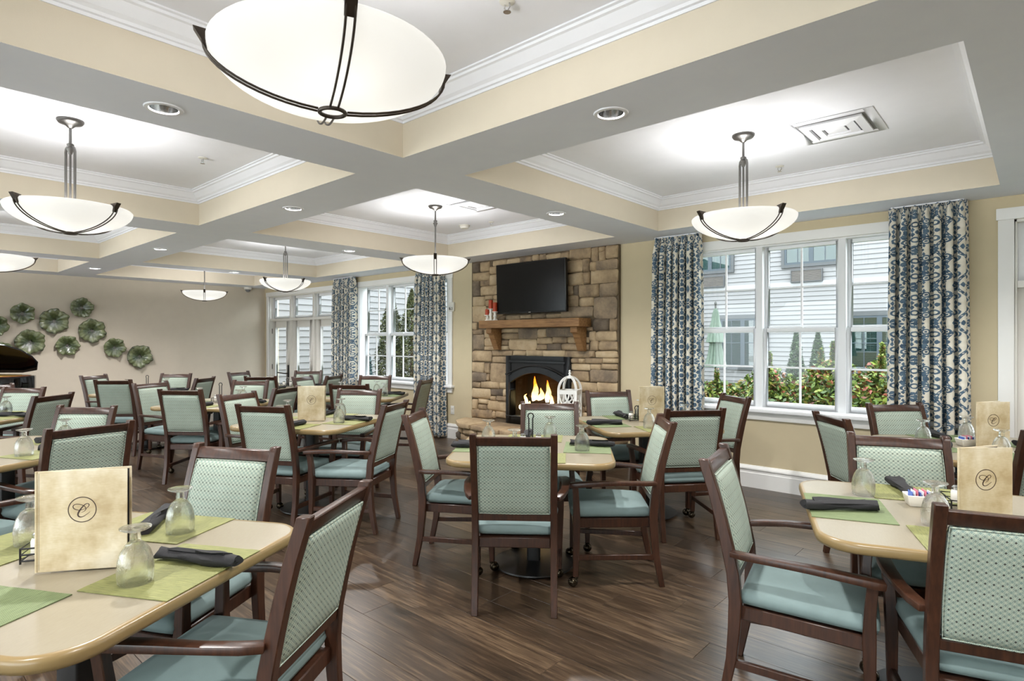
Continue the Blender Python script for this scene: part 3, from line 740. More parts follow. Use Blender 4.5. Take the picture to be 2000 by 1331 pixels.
obj('fire_glass', MB().box(L(fx0) + 0.06, 0.012, fz0 + 0.08, L(fx1) - 0.06, 0.016, fz1 - 0.05), 'fire_glass', fire)
gr_ = MB()
for i in range(9): xx = cxm - 0.28 + i * 0.07; gr_.tube([(xx, 0.08, fz0 + 0.14), (xx, 0.075, fz0 + 0.075), (xx, 0.27, fz0 + 0.075)], 0.008, 6)
gr_.tube([(cxm - 0.30, 0.075, fz0 + 0.10), (cxm + 0.30, 0.075, fz0 + 0.10)], 0.008, 6)
obj('grate', gr_, 'iron_dark', fire, smooth=True)
def log(p0, p1, r0, r1):
    a, b = Vector(p0), Vector(p1); n = 6
    obj('log', MB().tube([a.lerp(b, i / n) + Vector((rnd.uniform(-.012, .012), rnd.uniform(-.012, .012), rnd.uniform(-.01, .01))) for i in range(n + 1)], [r0 + (r1 - r0) * i / n + rnd.uniform(-.006, .006) for i in range(n + 1)], 9), 'log_bark', fire, smooth=True)
z_ = fz0 + 0.13
log((cxm - 0.30, 0.12, z_), (cxm + 0.28, 0.13, z_ + 0.01), 0.05, 0.045)
log((cxm - 0.26, 0.24, z_ + 0.02), (cxm + 0.32, 0.26, z_ + 0.03), 0.055, 0.05)
log((cxm - 0.22, 0.14, z_ + 0.10), (cxm + 0.20, 0.24, z_ + 0.20), 0.04, 0.035)
log((cxm + 0.34, 0.16, z_ + 0.22), (cxm + 0.02, 0.20, z_ + 0.06), 0.04, 0.05)
log((cxm - 0.30, 0.20, z_ + 0.20), (cxm - 0.02, 0.18, z_ + 0.10), 0.026, 0.03)
obj('ember_bed', MB().prism([(cxm + 0.30 * math.cos(k * PI / 9), 0.18 + 0.08 * math.sin(k * PI / 9)) for k in range(18)], fz0 + 0.085, fz0 + 0.105), 'ember', fire, bevel=0.006)
for (dx, dy, dz, h_, r_) in [(-0.08, 0.16, 0.20, 0.27, 0.036), (0.08, 0.17, 0.22, 0.22, 0.034), (-0.02, 0.19, 0.18, 0.17, 0.04), (0.14, 0.15, 0.16, 0.15, 0.026), (0.26, 0.14, 0.12, 0.14, 0.022), (0.32, 0.17, 0.15, 0.11, 0.02), (-0.18, 0.14, 0.16, 0.12, 0.024), (-0.12, 0.12, 0.10, 0.10, 0.03), (0.02, 0.10, 0.06, 0.08, 0.035), (0.12, 0.10, 0.07, 0.09, 0.03), (-0.06, 0.10, 0.05, 0.07, 0.035), (0.20, 0.11, 0.08, 0.08, 0.025), (-0.24, 0.14, 0.11, 0.06, 0.03)]:
    h_ *= 1.25; r_ *= 1.15; n = 9; path, rad = [], []; ph = rnd.uniform(0, 6)
    for i in range(n + 1):
        f_ = i / n
        path.append((0.02 * math.sin(ph + f_ * 6) * f_ + 0.012 * math.sin(ph * 2 + f_ * 11) * f_, 0.008 * math.sin(ph + 4 * f_), h_ * f_))
        rad.append(max(0.0015, r_ * math.sin(PI * min(1, (0.18 + f_ * 0.82))) ** 0.8 * (1 - 0.35 * f_) * (1 + 0.15 * math.sin(ph + 9 * f_))))
    obj('flame', MB().tube(path, rad, 8), 'flame', fire, smooth=True, loc=(cxm + dx * 1.25 - 0.09, dy, fz0 + 0.045 + dz))

# mantel
man = thing('mantel', 'chunky rustic wood mantel beam on two brackets over the firebox', 'mantel', (-4.55, 5.57, 0))
MX0, MX1 = -0.79, 0.77
bm_ = MB().box(MX0, -0.235, 1.535, MX1, 0.005, 1.632)
obj('beam', bm_, 'mantel_wood', man, bevel=0.008)
for bx in (-0.66, 0.66):
    obj('bracket', MB().prism([(0.005, 1.255), (0.005, 1.534), (-0.185, 1.534), (-0.185, 1.472), (-0.14, 1.455), (-0.045, 1.262)], bx - 0.047, bx + 0.047, 'X'), 'mantel_wood', man, bevel=0.005)

# television
tv = thing('television', 'black flat television mounted on the stone above the mantel', 'television', (-4.588, 5.46, 1.712))
tv.rotation_euler = (R(2), 0, 0)
obj('bezel', MB().box(-0.545, 0.0, 0, 0.545, 0.045, 0.622), 'tv_black', tv, bevel=0.006)
obj('screen', MB().box(-0.533, -0.003, 0.02, 0.533, 0.004, 0.610), 'tv_screen', tv)
obj('wall_mount', MB().box(-0.25, 0.045, 0.15, 0.25, 0.105, 0.45), 'black_iron', tv)
obj('logo', MB().box(-0.018, -0.005, 0.006, 0.018, 0.002, 0.014), 'chrome', tv)

# candle holders with red candles on the mantel
def candle_set(x, hh, ch, label, lab2):
    h_ = thing('candle_holder', label, 'candle holder', (x, 5.44, 1.632), 0, 'candle holders on the mantel')
    obj('stem', MB().lathe([(0.034, 0), (0.036, 0.008), (0.02, 0.018), (0.016, hh * 0.35), (0.025, hh * 0.5), (0.016, hh * 0.68), (0.02, hh - 0.014)], 16), 'ceramic', h_, smooth=True)
    obj('dish', MB().lathe([(0.018, hh - 0.014), (0.040, hh - 0.008), (0.042, hh), (0.03, hh - 0.001)], 16), 'ceramic', h_, smooth=True)
    c_ = thing('candle', lab2, 'candle', (x, 5.44, 1.632 + hh), 0, 'red pillar candles on the mantel')
    obj('wax', MB().lathe([(0.027, 0), (0.028, 0.01), (0.028, ch - 0.006), (0.024, ch), (0.008, ch - 0.004)], 16), 'candle_red', c_, smooth=True)
    obj('wick', MB().tube([(0, 0, ch - 0.006), (0.001, 0, ch + 0.01)], 0.0014, 5), 'black_iron', c_)
candle_set(-5.285, 0.075, 0.075, 'short squat white candle holder at the end of the mantel', 'short red candle on the squat holder')
candle_set(-5.225, 0.155, 0.11, 'tallest white candle holder behind its two neighbours on the mantel', 'red candle standing highest of the three')
candle_set(-5.15, 0.115, 0.115, 'medium white turned candle holder nearest the television', 'tall red candle nearest the television')

# lantern on the hearth
ln = thing('lantern', 'tall white arched lantern with lattice sides on the stone hearth', 'lantern', (-3.90, 5.33, 0.333), R(20))
a = 0.10
obj('base', MB().box(-a - .012, -a - .012, 0, a + .012, a + .012, 0.035), 'lantern_white', ln, bevel=0.004)
for sx in (-1, 1):
    for sy in (-1, 1):
        obj('post', MB().box(sx * a - 0.011, sy * a - 0.011, 0.03, sx * a + 0.011, sy * a + 0.011, 0.50), 'lantern_white', ln, bevel=0.002)
obj('top_rail', frame_mb(-a, a, 0.0, 0.03, -0.0, 0.001, .001, .001, .001, .001), 'lantern_white', ln) if False else None
for k in range(4):
    M4 = Matrix.Rotation(k * PI / 2, 4, 'Z'); sd = MB()
    T3 = lambda q: tuple(M4 @ Vector(q))
    fr_ = MB().box(-a, -a - .008, 0.455, a, -a + .008, 0.50).box(-a, -a - .008, 0.03, a, -a + .008, 0.07)
    sd.add([T3(q) for q in fr_.v], fr_.f)
    for s in (-1, 1):
        for r0 in (0.19, 0.12):
            sd.tube([T3((s * (a - r0 * math.sin(q * PI / 16)) , -a, 0.455 - 0.005 - r0 * (1 - math.cos(q * PI / 16)) if False else 0.455 - r0 * math.cos(q * PI / 16))) for q in range(0, 9)], 1, flat=(0.012, 0.016))
    for s in (-1, 1):
        sd.tube([T3((s * (a - 0.19 * math.sin(q * PI / 16)), -a, 0.07 + 0.19 * math.cos(q * PI / 16))) for q in range(0, 9)], 1, flat=(0.012, 0.016))
    obj('lattice_side', sd, 'lantern_white', ln)
for k in range(4):
    ang_ = PI / 4 + k * PI / 2; dgl = a * 1.414
    obj('arch_rib', MB().tube([(math.cos(ang_) * dgl * math.cos(q * PI / 20), math.sin(ang_) * dgl * math.cos(q * PI / 20), 0.49 + 0.155 * math.sin(q * PI / 20)) for q in range(0, 10)], 1, flat=(0.02, 0.02)), 'lantern_white', ln)
obj('cap', MB().box(-0.035, -0.035, 0.625, 0.035, 0.035, 0.65), 'lantern_white', ln, bevel=0.003)
obj('finial', MB().lathe([(0.02, 0.65), (0.010, 0.665), (0.018, 0.68), (0.008, 0.695), (0.016, 0.705), (0.004, 0.72)], 12), 'lantern_white', ln, smooth=True)
obj('hook', MB().tube([(0.014 * math.cos(q * PI / 8), 0, 0.745 + 0.026 * math.sin(q * PI / 8)) for q in range(16)], 0.003, 6, closed=True), 'black_iron', ln, smooth=True)

# ------------------------------------------------------------------ pendants, downlights, vents
def lerp_prof(prof, f_):
    k = f_ * (len(prof) - 1); i = min(int(k), len(prof) - 2); q = k - i
    return (prof[i][0] * (1 - q) + prof[i + 1][0] * q, prof[i][1] * (1 - q) + prof[i + 1][1] * q)
BR, BZ, BB = 0.328, 2.190, 2.050
BOWL = []
for i in range(15):
    f_ = i / 14; BOWL.append((BR * math.sin(f_ * PI / 2) ** 0.92 if f_ else 0.0, BB + (BZ - BB) * (1 - math.cos(f_ * PI / 2)) ** 0.85 if f_ else BB))
def build_pendant(label):
    t_ = thing('pendant_light', label, 'pendant lamp', (0, 0, 0), 0, 'alabaster bowl pendants in the ceiling trays')
    obj('canopy', MB().lathe([(0.072, CEI), (0.072, CEI - 0.008), (0.062, CEI - 0.022), (0.03, CEI - 0.032), (0.012, CEI - 0.05)], 24), 'pewter', t_, smooth=True)
    obj('stem', MB().tube([(0, 0, CEI - 0.04), (0, 0, 2.56)], 0.008, 8), 'pewter', t_, smooth=True)
    obj('hub', MB().lathe([(0.008, 2.60), (0.02, 2.59), (0.016, 2.575), (0.024, 2.565), (0.016, 2.55), (0.01, 2.53)], 12), 'pewter', t_, smooth=True)
    for s in (-1, 1):
        obj('rod', MB().tube([(0, 0, 2.575), (s * 0.018, 0, 2.578), (s * 0.030, 0, 2.566), (s * 0.034, 0, 2.545), (s * 0.034, 0, 2.10)], 0.0075, 8), 'pewter', t_, smooth=True)
    obj('rod', MB().tube([(0, 0, 2.57), (0, 0, 2.085)], 0.006, 8), 'pewter', t_, smooth=True)
    prof = BOWL[1:] + [(BR - 0.004, BZ + 0.004)] + [(max(r_ - 0.008, 0.001), z + 0.008) for r_, z in BOWL[1:][::-1]]
    prof[0] = (0.004, BB); prof[-1] = (0.003, BB + 0.008)
    obj('shade', MB().lathe(prof, 56), 'alabaster', t_, smooth=True, ang=80)
    for k in range(4):
        ca, sa = math.cos(k * PI / 2), math.sin(k * PI / 2); st_ = MB()
        for off in (-0.011, 0.011):
            path = []
            for i in range(13):
                f_ = 0.055 + 0.945 * i / 12; r_, z = lerp_prof(BOWL, f_); r_ += 0.007; z -= 0.007
                path.append((ca * r_ - sa * off, sa * r_ + ca * off, z))
            st_.tube(path, 0.0034, 6)
        obj('strap', st_, 'bronze', t_, smooth=True)
        tip = MB(); r0, z0 = BR * 0.985, BZ - 0.028
        pr = [(r0, z0 - 0.004), (r0 + 0.034, BZ + 0.022), (r0 - 0.016, BZ + 0.016), (r0 + 0.006, BZ - 0.004)]
        vs = []
        for off in (-0.015, 0.015): vs += [(ca * q[0] - sa * off, sa * q[0] + ca * off, q[1]) for q in pr]
        tip.add(vs, [(0, 1, 2, 3), (7, 6, 5, 4), (0, 4, 5, 1), (1, 5, 6, 2), (2, 6, 7, 3), (3, 7, 4, 0)])
        obj('strap_tip', tip, 'bronze', t_)
    obj('bottom_ring', MB().tube([(0.036 * math.cos(q * PI / 12), 0.036 * math.sin(q * PI / 12), BB - 0.008) for q in range(24)], 0.006, 8, closed=True), 'bronze', t_, smooth=True)
    return t_
PEND = [('large alabaster bowl pendant hanging nearest the camera at the top', -1.53, 0.93, 66),
        ('alabaster bowl pendant hanging in front of the wide near window', -1.46, 3.93, -29),
        ('alabaster bowl pendant above the table with a menu, near upper edge', -4.46, 0.90, 30),
        ('alabaster bowl pendant between the fireplace and far window', -4.55, 3.93, -41),
        ('alabaster bowl pendant in front of the glazed corner doors', -7.64, 3.93, 14),
        ('smallest alabaster pendant before the taupe end wall', -10.40, 3.93, -21),
        ('alabaster bowl pendant half cut off above the green plates', -7.56, 0.90, -7),
        ('alabaster bowl pendant over the piano', -10.40, 0.90, 0),
        ('added unseen alabaster bowl pendant over the near end beside the door', 1.57, 3.93, 0),  # this and the following pendants are out of view, added to light the room
        ('added unseen alabaster bowl pendant at the near end behind the camera', 1.57, 0.90, 0),
        ('added unseen alabaster bowl pendant behind the camera', -1.46, -2.15, 0),
        ('added unseen alabaster bowl pendant behind the camera towards the piano', -4.50, -2.15, 0),
        ('added unseen alabaster bowl pendant near the front wall', -7.6, -2.15, 0)]
p0 = build_pendant(PEND[0][0]); remember(p0)
def add_light(name, kind, loc, power, color, parent=None, **k):
    l = bpy.data.lights.new(name, kind); l.energy = power; l.color = color
    for a_, v_ in k.items(): setattr(l, a_, v_)
    o = bpy.data.objects.new(name, l); COL.objects.link(o); o.location = loc
    if parent: o.parent = parent
    return o
for i, (lb, x, y, rz) in enumerate(PEND):
    if i == 0: q = p0; q.location = (x, y, 0); q.rotation_euler = (0, 0, R(rz))
    else: q = dup(p0, (x, y, 0), R(rz), lb)
    for s in (0, 1, 2):
        an = 2 * PI * s / 3 + 0.5
        add_light('bulb', 'POINT', (0.12 * math.cos(an), 0.12 * math.sin(an), 2.185), BULB_W / 3, (1.0, 0.985, 0.96), q, shadow_soft_size=0.035)

cn = thing('recessed_light', CANS[0][0], 'downlight', (0, 0, 0), 0, 'recessed downlights in the beams')
obj('trim_ring', MB().lathe([(0.058, 0.0), (0.062, -0.006), (0.078, -0.005), (0.082, 0.001)], 28, caps=False), 'white_paint', cn, smooth=True)
obj('reflector', MB().lathe([(0.062, -0.003), (0.060, 0.02), (0.052, 0.05), (0.046, 0.072), (0.002, 0.074)], 28, caps=False), 'chrome', cn, smooth=True)
obj('lens', MB().lathe([(0.036, 0.060), (0.036, 0.070), (0.001, 0.071)], 20), 'downlight_lens', cn)
remember(cn)
for i, (lb, x, y) in enumerate(CANS):
    if i == 0: q = cn; q.location = (x, y, SOF)
    else: q = dup(cn, (x, y, SOF), 0, lb)
    add_light('spot', 'SPOT', (0, 0, -0.004), CAN_W, (1.0, 0.985, 0.965), q, spot_size=R(146), spot_blend=0.8, shadow_soft_size=0.04)

# ceiling diffusers
def diffuser(x, y, rz, label):
    d_ = thing('ceiling_vent', label, 'vent', (x, y, CEI), rz, 'square ceiling air diffusers')
    obj('frame', frame_mb(-0.245, 0.245, -0.245, 0.245, -0.005, 0.004, .05, .05, .05, .05), 'white_paint', d_, rot=(R(90), 0, 0), bevel=0.002)
    obj('duct', MB().box(-0.20, -0.20, -0.0015, 0.20, 0.20, 0.0), 'duct_grey', d_)
    for k, r_ in enumerate((0.175, 0.115)):
        rs = [[(sx * (r_ - d), sy * (r_ - d), z) for sx, sy in ((-1, -1), (1, -1), (1, 1), (-1, 1))] for d, z in ((0.0, -0.004), (0.0, -0.016), (0.045, -0.024), (0.05, -0.012))]
        obj('louver', MB().rings(rs, closed=True), 'white_paint', d_)
    obj('center_plate', MB().box(-0.055, -0.055, -0.02, 0.055, 0.055, -0.010), 'white_paint', d_, bevel=0.003)
diffuser(-0.965, 4.185, 0, 'square white air diffuser above the wide near window')
diffuser(-4.19, 4.16, 0, 'square white air diffuser in the tray before the fireplace')
def sprinkler(x, y, label):
    s_ = thing('sprinkler', label, 'sprinkler', (x, y, CEI), 0, 'ceiling sprinkler heads')
    obj('escutcheon', MB().lathe([(0.032, 0), (0.032, -0.004), (0.014, -0.010)], 16), 'plastic_white', s_, smooth=True)
    obj('frame', MB().tube([(0.012, 0, -0.008), (0.014, 0, -0.025), (0, 0, -0.042), (-0.014, 0, -0.025), (-0.012, 0, -0.008)], 0.003, 6), 'chrome', s_, smooth=True)
    obj('deflector', MB().lathe([(0.016, -0.044), (0.016, -0.042)], 12), 'chrome', s_)
sprinkler(-4.64, 1.74, 'small sprinkler head in the tray with the half-cut pendant')
sprinkler(-1.51, 4.82, 'small sprinkler head above the near window pendant')
sprinkler(-4.68, 4.88, 'small sprinkler head in the tray before the fireplace')
sprinkler(-1.59, 1.75, 'sprinkler head beside the large nearest pendant')
sd = thing('smoke_detector', 'round white smoke detector in the tray before the fireplace', 'detector', (-5.06, 4.82, CEI))
obj('body', MB().lathe([(0.055, 0), (0.055, -0.02), (0.045, -0.038), (0.02, -0.042)], 20), 'plastic_white', sd, smooth=True)
obj('base_ring', MB().lathe([(0.065, 0), (0.065, -0.008), (0.055, -0.010)], 20), 'plastic_white', sd, smooth=True)
dc = thing('dome_camera', 'small white dome camera high in the far corner', 'camera', (WX0 + 0.075, 5.27, SOF))
obj('housing', MB().lathe([(0.075, 0), (0.075, -0.03), (0.06, -0.045)], 20), 'plastic_white', dc, smooth=True)
obj('dome', MB().lathe([(0.05, -0.044), (0.045, -0.07), (0.025, -0.09), (0.003, -0.096)], 20), 'plastic_grey', dc, smooth=True)

# wall fittings
al = thing('wall_alarm', 'white fire alarm strobe on the wall left of fireplace', 'alarm', (-6.17, WY1, 1.855))
obj('plate', MB().box(-0.052, -0.03, -0.065, 0.052, 0, 0.065), 'plastic_white', al, bevel=0.008)
obj('strobe', MB().box(-0.03, -0.05, -0.045, 0.03, -0.03, -0.005), 'chrome', al, bevel=0.006)
ot = thing('wall_outlet', 'white wall outlet low beside the far curtain', 'outlet', (-6.17, WY1, 0.40))
obj('plate', MB().box(-0.038, -0.007, -0.06, 0.038, 0, 0.06), 'plastic_white', ot, bevel=0.003)
for dz in (-0.025, 0.025): obj('socket', MB().box(-0.017, -0.010, dz - 0.015, 0.017, -0.006, dz + 0.015), 'plastic_white', ot, bevel=0.003)

# ------------------------------------------------------------------ curtains
def curtain(name_label, x0_, x1_, folds, flare, seed):
    rr = random.Random(seed); nx, nz = folds * 16, 44; zt, zb = 2.435, 0.02
    mb = MB(); mb.uv = []
    ph = [rr.uniform(0.75, 1.25) for _ in range(folds + 1)]
    drift = [rr.uniform(-0.35, 0.35) for _ in range(folds + 1)]
    for k in range(nz + 1):
        fz = k / nz; z = zb + (zt - zb) * fz
        up = max(0.0, (fz - 0.93) / 0.07)               # header with pinch pleats
        arcl = 0.0; prev = None
        for i in range(nx + 1):
            s = i / nx; fo = s * folds; j = min(int(fo), folds - 1)
            am = (ph[j] * (1 - (fo - j)) + ph[j + 1] * (fo - j))
            dr = (drift[j] * (1 - (fo - j)) + drift[j + 1] * (fo - j)) * (1 - fz)
            c = math.cos(2 * PI * fo + dr)
            dep = 0.060 * am * (1 - 0.75 * up) * (0.85 + 0.25 * (1 - fz)) * (abs(c) ** 0.8 * (1 if c > 0 else -1))
            if up > 0: dep += 0.012 * up * math.cos(6 * PI * fo)
            wid = (x1_ - x0_) + flare * (1 - fz); cx = (x0_ + x1_) / 2
            x = cx + (s - 0.5) * wid + 0.012 * math.sin(4 * PI * fo) * (1 - up)
            y = WY1 - 0.105 + dep + 0.006 * math.sin(7 * fz + 3 * s)
            if prev is not None: arcl += math.hypot(x - prev[0], y - prev[1]) if k >= 0 else 0
            prev = (x, y); mb.v.append((x, y, z)); mb.uv.append((s * 1.75 * (x1_ - x0_) + seed * 0.07, z + seed * 0.05))
    w1 = nx + 1
    for k in range(nz):
        for i in range(nx): mb.f.append((k * w1 + i, k * w1 + i + 1, (k + 1) * w1 + i + 1, (k + 1) * w1 + i))
    rt = thing('curtain', name_label, 'curtain', (0, 0, 0), 0, 'blue and cream patterned curtains')
    c_ = obj('panel', mb, 'ikat', rt, smooth=True, ang=180)
    sm = c_.modifiers.new('cloth', 'SOLIDIFY'); sm.thickness = 0.003
    obj('track', MB().box(x0_ + 0.02, WY1 - 0.12, 2.432, x1_ - 0.02, WY1 - 0.09, SOF), 'white_paint', rt)
    for j in range(folds):
        xx = x0_ + (x1_ - x0_) * (j + 0.5) / folds
        obj('pinch_pleat', MB().lathe([(0.004, 2.29), (0.012, 2.33), (0.016, 2.38), (0.013, 2.43)], 8, (xx, WY1 - 0.158, 0)), 'curtain_lining', rt, smooth=True) if False else None
curtain('blue patterned curtain at the outer side of near window, by the door', -0.905, -0.40, 7, 0.05, 1)
curtain('blue patterned curtain between stone fireplace and the near window', -2.985, -2.475, 7, 0.05, 2)
curtain('blue patterned curtain between far window and stone fireplace', -6.86, -6.285, 7, 0.06, 3)
curtain('blue patterned curtain between the glazed doors and the far window', -9.10, -8.46, 7, 0.04, 4)

# ------------------------------------------------------------------ green glass plates on the end wall
for (yc, zc, r_, lb) in [(1.773, 1.802, .155, 'ruffled green glass plate second from the piano in the top row'), (2.17, 1.693, .197, 'large ruffled green glass plate in the centre of the cluster'), (2.537, 1.922, .160, 'ruffled green glass plate highest on the end wall'),
                         (1.867, 1.356, .193, 'large ruffled green glass plate just above the piano lid'), (2.344, 1.297, .160, 'small ruffled green plate below the large central one'), (2.679, 1.543, .195, 'large ruffled green plate below the highest one'),
                         (3.001, 1.257, .162, 'small ruffled green plate second from the right end'), (3.379, 1.101, .198, 'ruffled green glass plate lowest, at the cluster right end'), (1.459, 1.605, .155, 'ruffled green glass plate cut by the picture edge'), (1.518, 1.208, .150, 'ruffled green glass plate half hidden by the piano lid')]:
    rr = random.Random(int(yc * 1000)); nr, na = 12, 84; mb = MB(); k1, k2 = rr.choice([5, 6]), rr.choice([11, 13, 15]); p1, p2 = rr.uniform(0, 6), rr.uniform(0, 6)
    for i in range(nr + 1):
        f_ = 0.03 + 0.97 * i / nr
        for a_ in range(na):
            th = a_ * 2 * PI / na; wv = math.sin(k1 * th + p1) + 0.5 * math.sin(k2 * th + p2)
            rad = r_ * f_ * (1 + 0.045 * wv * f_ ** 4)
            dep = 0.020 + 0.075 * f_ ** 1.3 - 0.035 * f_ ** 6 + 0.024 * wv * f_ ** 3
            mb.v.append((dep, rad * math.cos(th), rad * math.sin(th)))
    for i in range(nr):
        for a_ in range(na): b_ = (a_ + 1) % na; mb.f.append((i * na + a_, i * na + b_, (i + 1) * na + b_, (i + 1) * na + a_))
    mb.f.append(tuple(range(na)))
    q = thing('wall_plate', lb, 'plate', (WX0, yc, zc), 0, 'ruffled green glass plates on the end wall')
    o = obj('glass_dish', mb, 'green_glass', q, smooth=True, ang=180)
    sm = o.modifiers.new('glass', 'SOLIDIFY'); sm.thickness = 0.006
    obj('wall_hook', MB().tube([(0.0, 0, 0), (0.025, 0, 0)], 0.02, 8), 'pewter', q)

# ------------------------------------------------------------------ piano
pn = thing('grand_piano', 'black grand piano with raised lid beside the end wall', 'piano', (-9.63, 1.45, 0), YAW)
# local x = towards the tail (photo right), local y = away from the camera
PO = [(-1.75, 0.42), (-0.35, 0.42), (-0.12, 0.36), (-0.01, 0.20), (0.0, 0.06), (-0.06, -0.08), (-0.20, -0.18), (-0.42, -0.26), (-0.66, -0.40), (-0.88, -0.62), (-1.10, -0.86), (-1.36, -1.0), (-1.75, -1.02)]
obj('rim', MB().prism(PO, 0.62, 0.92), 'piano_black', pn, bevel=0.012)
IN = [(x * 0.96 - 0.035, (y + 0.2) * 0.93 - 0.2) for x, y in PO]
obj('soundboard', MB().prism(IN, 0.918, 0.926), 'piano_wood', pn)
obj('plate', MB().prism([(x * 0.9 - 0.1, (y + 0.2) * 0.8 - 0.2) for x, y in PO], 0.926, 0.934), 'piano_gold', pn)
ld = obj('lid', MB().prism([(x, y - 0.42) for x, y in PO], 0.0, 0.022), 'piano_black', pn, bevel=0.006, loc=(0, 0.42, 0.945), rot=(R(-38), 0, 0))
obj('lid_prop', MB().tube([(-1.0, -0.62, 0.92), (-1.0, -0.30, 1.55)], 0.012, 8), 'piano_black', pn)
obj('keyboard', MB().box(-1.98, -1.0, 0.62, -1.75, 0.40, 0.70), 'piano_black', pn, bevel=0.008)
obj('music_desk', MB().box(-1.62, -0.7, 0.94, -1.60, 0.1, 1.12), 'piano_black', pn, bevel=0.004)
for lx, ly in ((-0.25, 0.1), (-1.6, 0.3), (-1.6, -0.9)):
    obj('leg', MB().lathe([(0.03, 0.0), (0.035, 0.05), (0.04, 0.3), (0.06, 0.55), (0.065, 0.62)], 12, (lx, ly, 0)), 'piano_black', pn, smooth=True)
obj('pedal_lyre', MB().box(-1.72, -0.40, 0.06, -1.66, -0.20, 0.62), 'piano_black', pn, bevel=0.01)

# ------------------------------------------------------------------ dining chairs
def post_y(z):
    pts = [(0.0, -0.262), (0.18, -0.228), (0.37, -0.212), (0.50, -0.222), (0.66, -0.255), (0.80, -0.292), (0.92, -0.330)]
    for (a, b), (c, d) in zip(pts, pts[1:]):
        if a <= z <= c: return b + (d - b) * (z - a) / (c - a)
    return pts[-1][1]
def pillow(w0, w1, y0_, y1_, z0, z1, nx=10, ny=10, p_=3.0, crown=0.0):
    """cushion: trapezoid plan, rounded rim, crowned top"""
    mb = MB(); top, bot = [], []
    for k in range(ny + 1):
        for i in range(nx + 1):
            u, v = -1 + 2 * i / nx, -1 + 2 * k / ny
            u = math.sin(u * PI / 2) ; v = math.sin(v * PI / 2)
            hw = w0 + (w1 - w0) * (v + 1) / 2
            # round the plan corners
            cu = u * math.sqrt(max(0, 1 - 0.06 * v ** 8)); cv = v * math.sqrt(max(0, 1 - 0.06 * u ** 8))
            e = max(abs(u), abs(v)); h_ = (1 - e ** p_) ** (1 / p_) if e < 1 else 0
            x, y = cu * hw, (y0_ + y1_) / 2 + cv * (y1_ - y0_) / 2
            zm = z0 + (z1 - z0) * 0.45
            top.append((x, y, zm + (z1 - zm) * h_ + crown * (1 - u * u) * (1 - v * v))); bot.append((x, y, zm - (zm - z0) * h_))
    w_ = nx + 1; n = len(top); mb.v = top + bot
    for k in range(ny):
        for i in range(nx):
            q = (k * w_ + i, k * w_ + i + 1, (k + 1) * w_ + i + 1, (k + 1) * w_ + i)
            mb.f.append(q); mb.f.append(tuple(j + n for j in q[::-1]))
    return mb
def weld(mb):
    seen, mp, vs = {}, [], []
    for q in mb.v:
        k = tuple(round(c, 5) for c in q)
        if k not in seen: seen[k] = len(vs); vs.append(q)
        mp.append(seen[k])
    fs = []
    for f in mb.f:
        g_ = []
        for i in f:
            if mp[i] not in g_: g_.append(mp[i])
        if len(g_) > 2: fs.append(tuple(g_))
    r_ = MB(); r_.v = vs; r_.f = fs; return r_
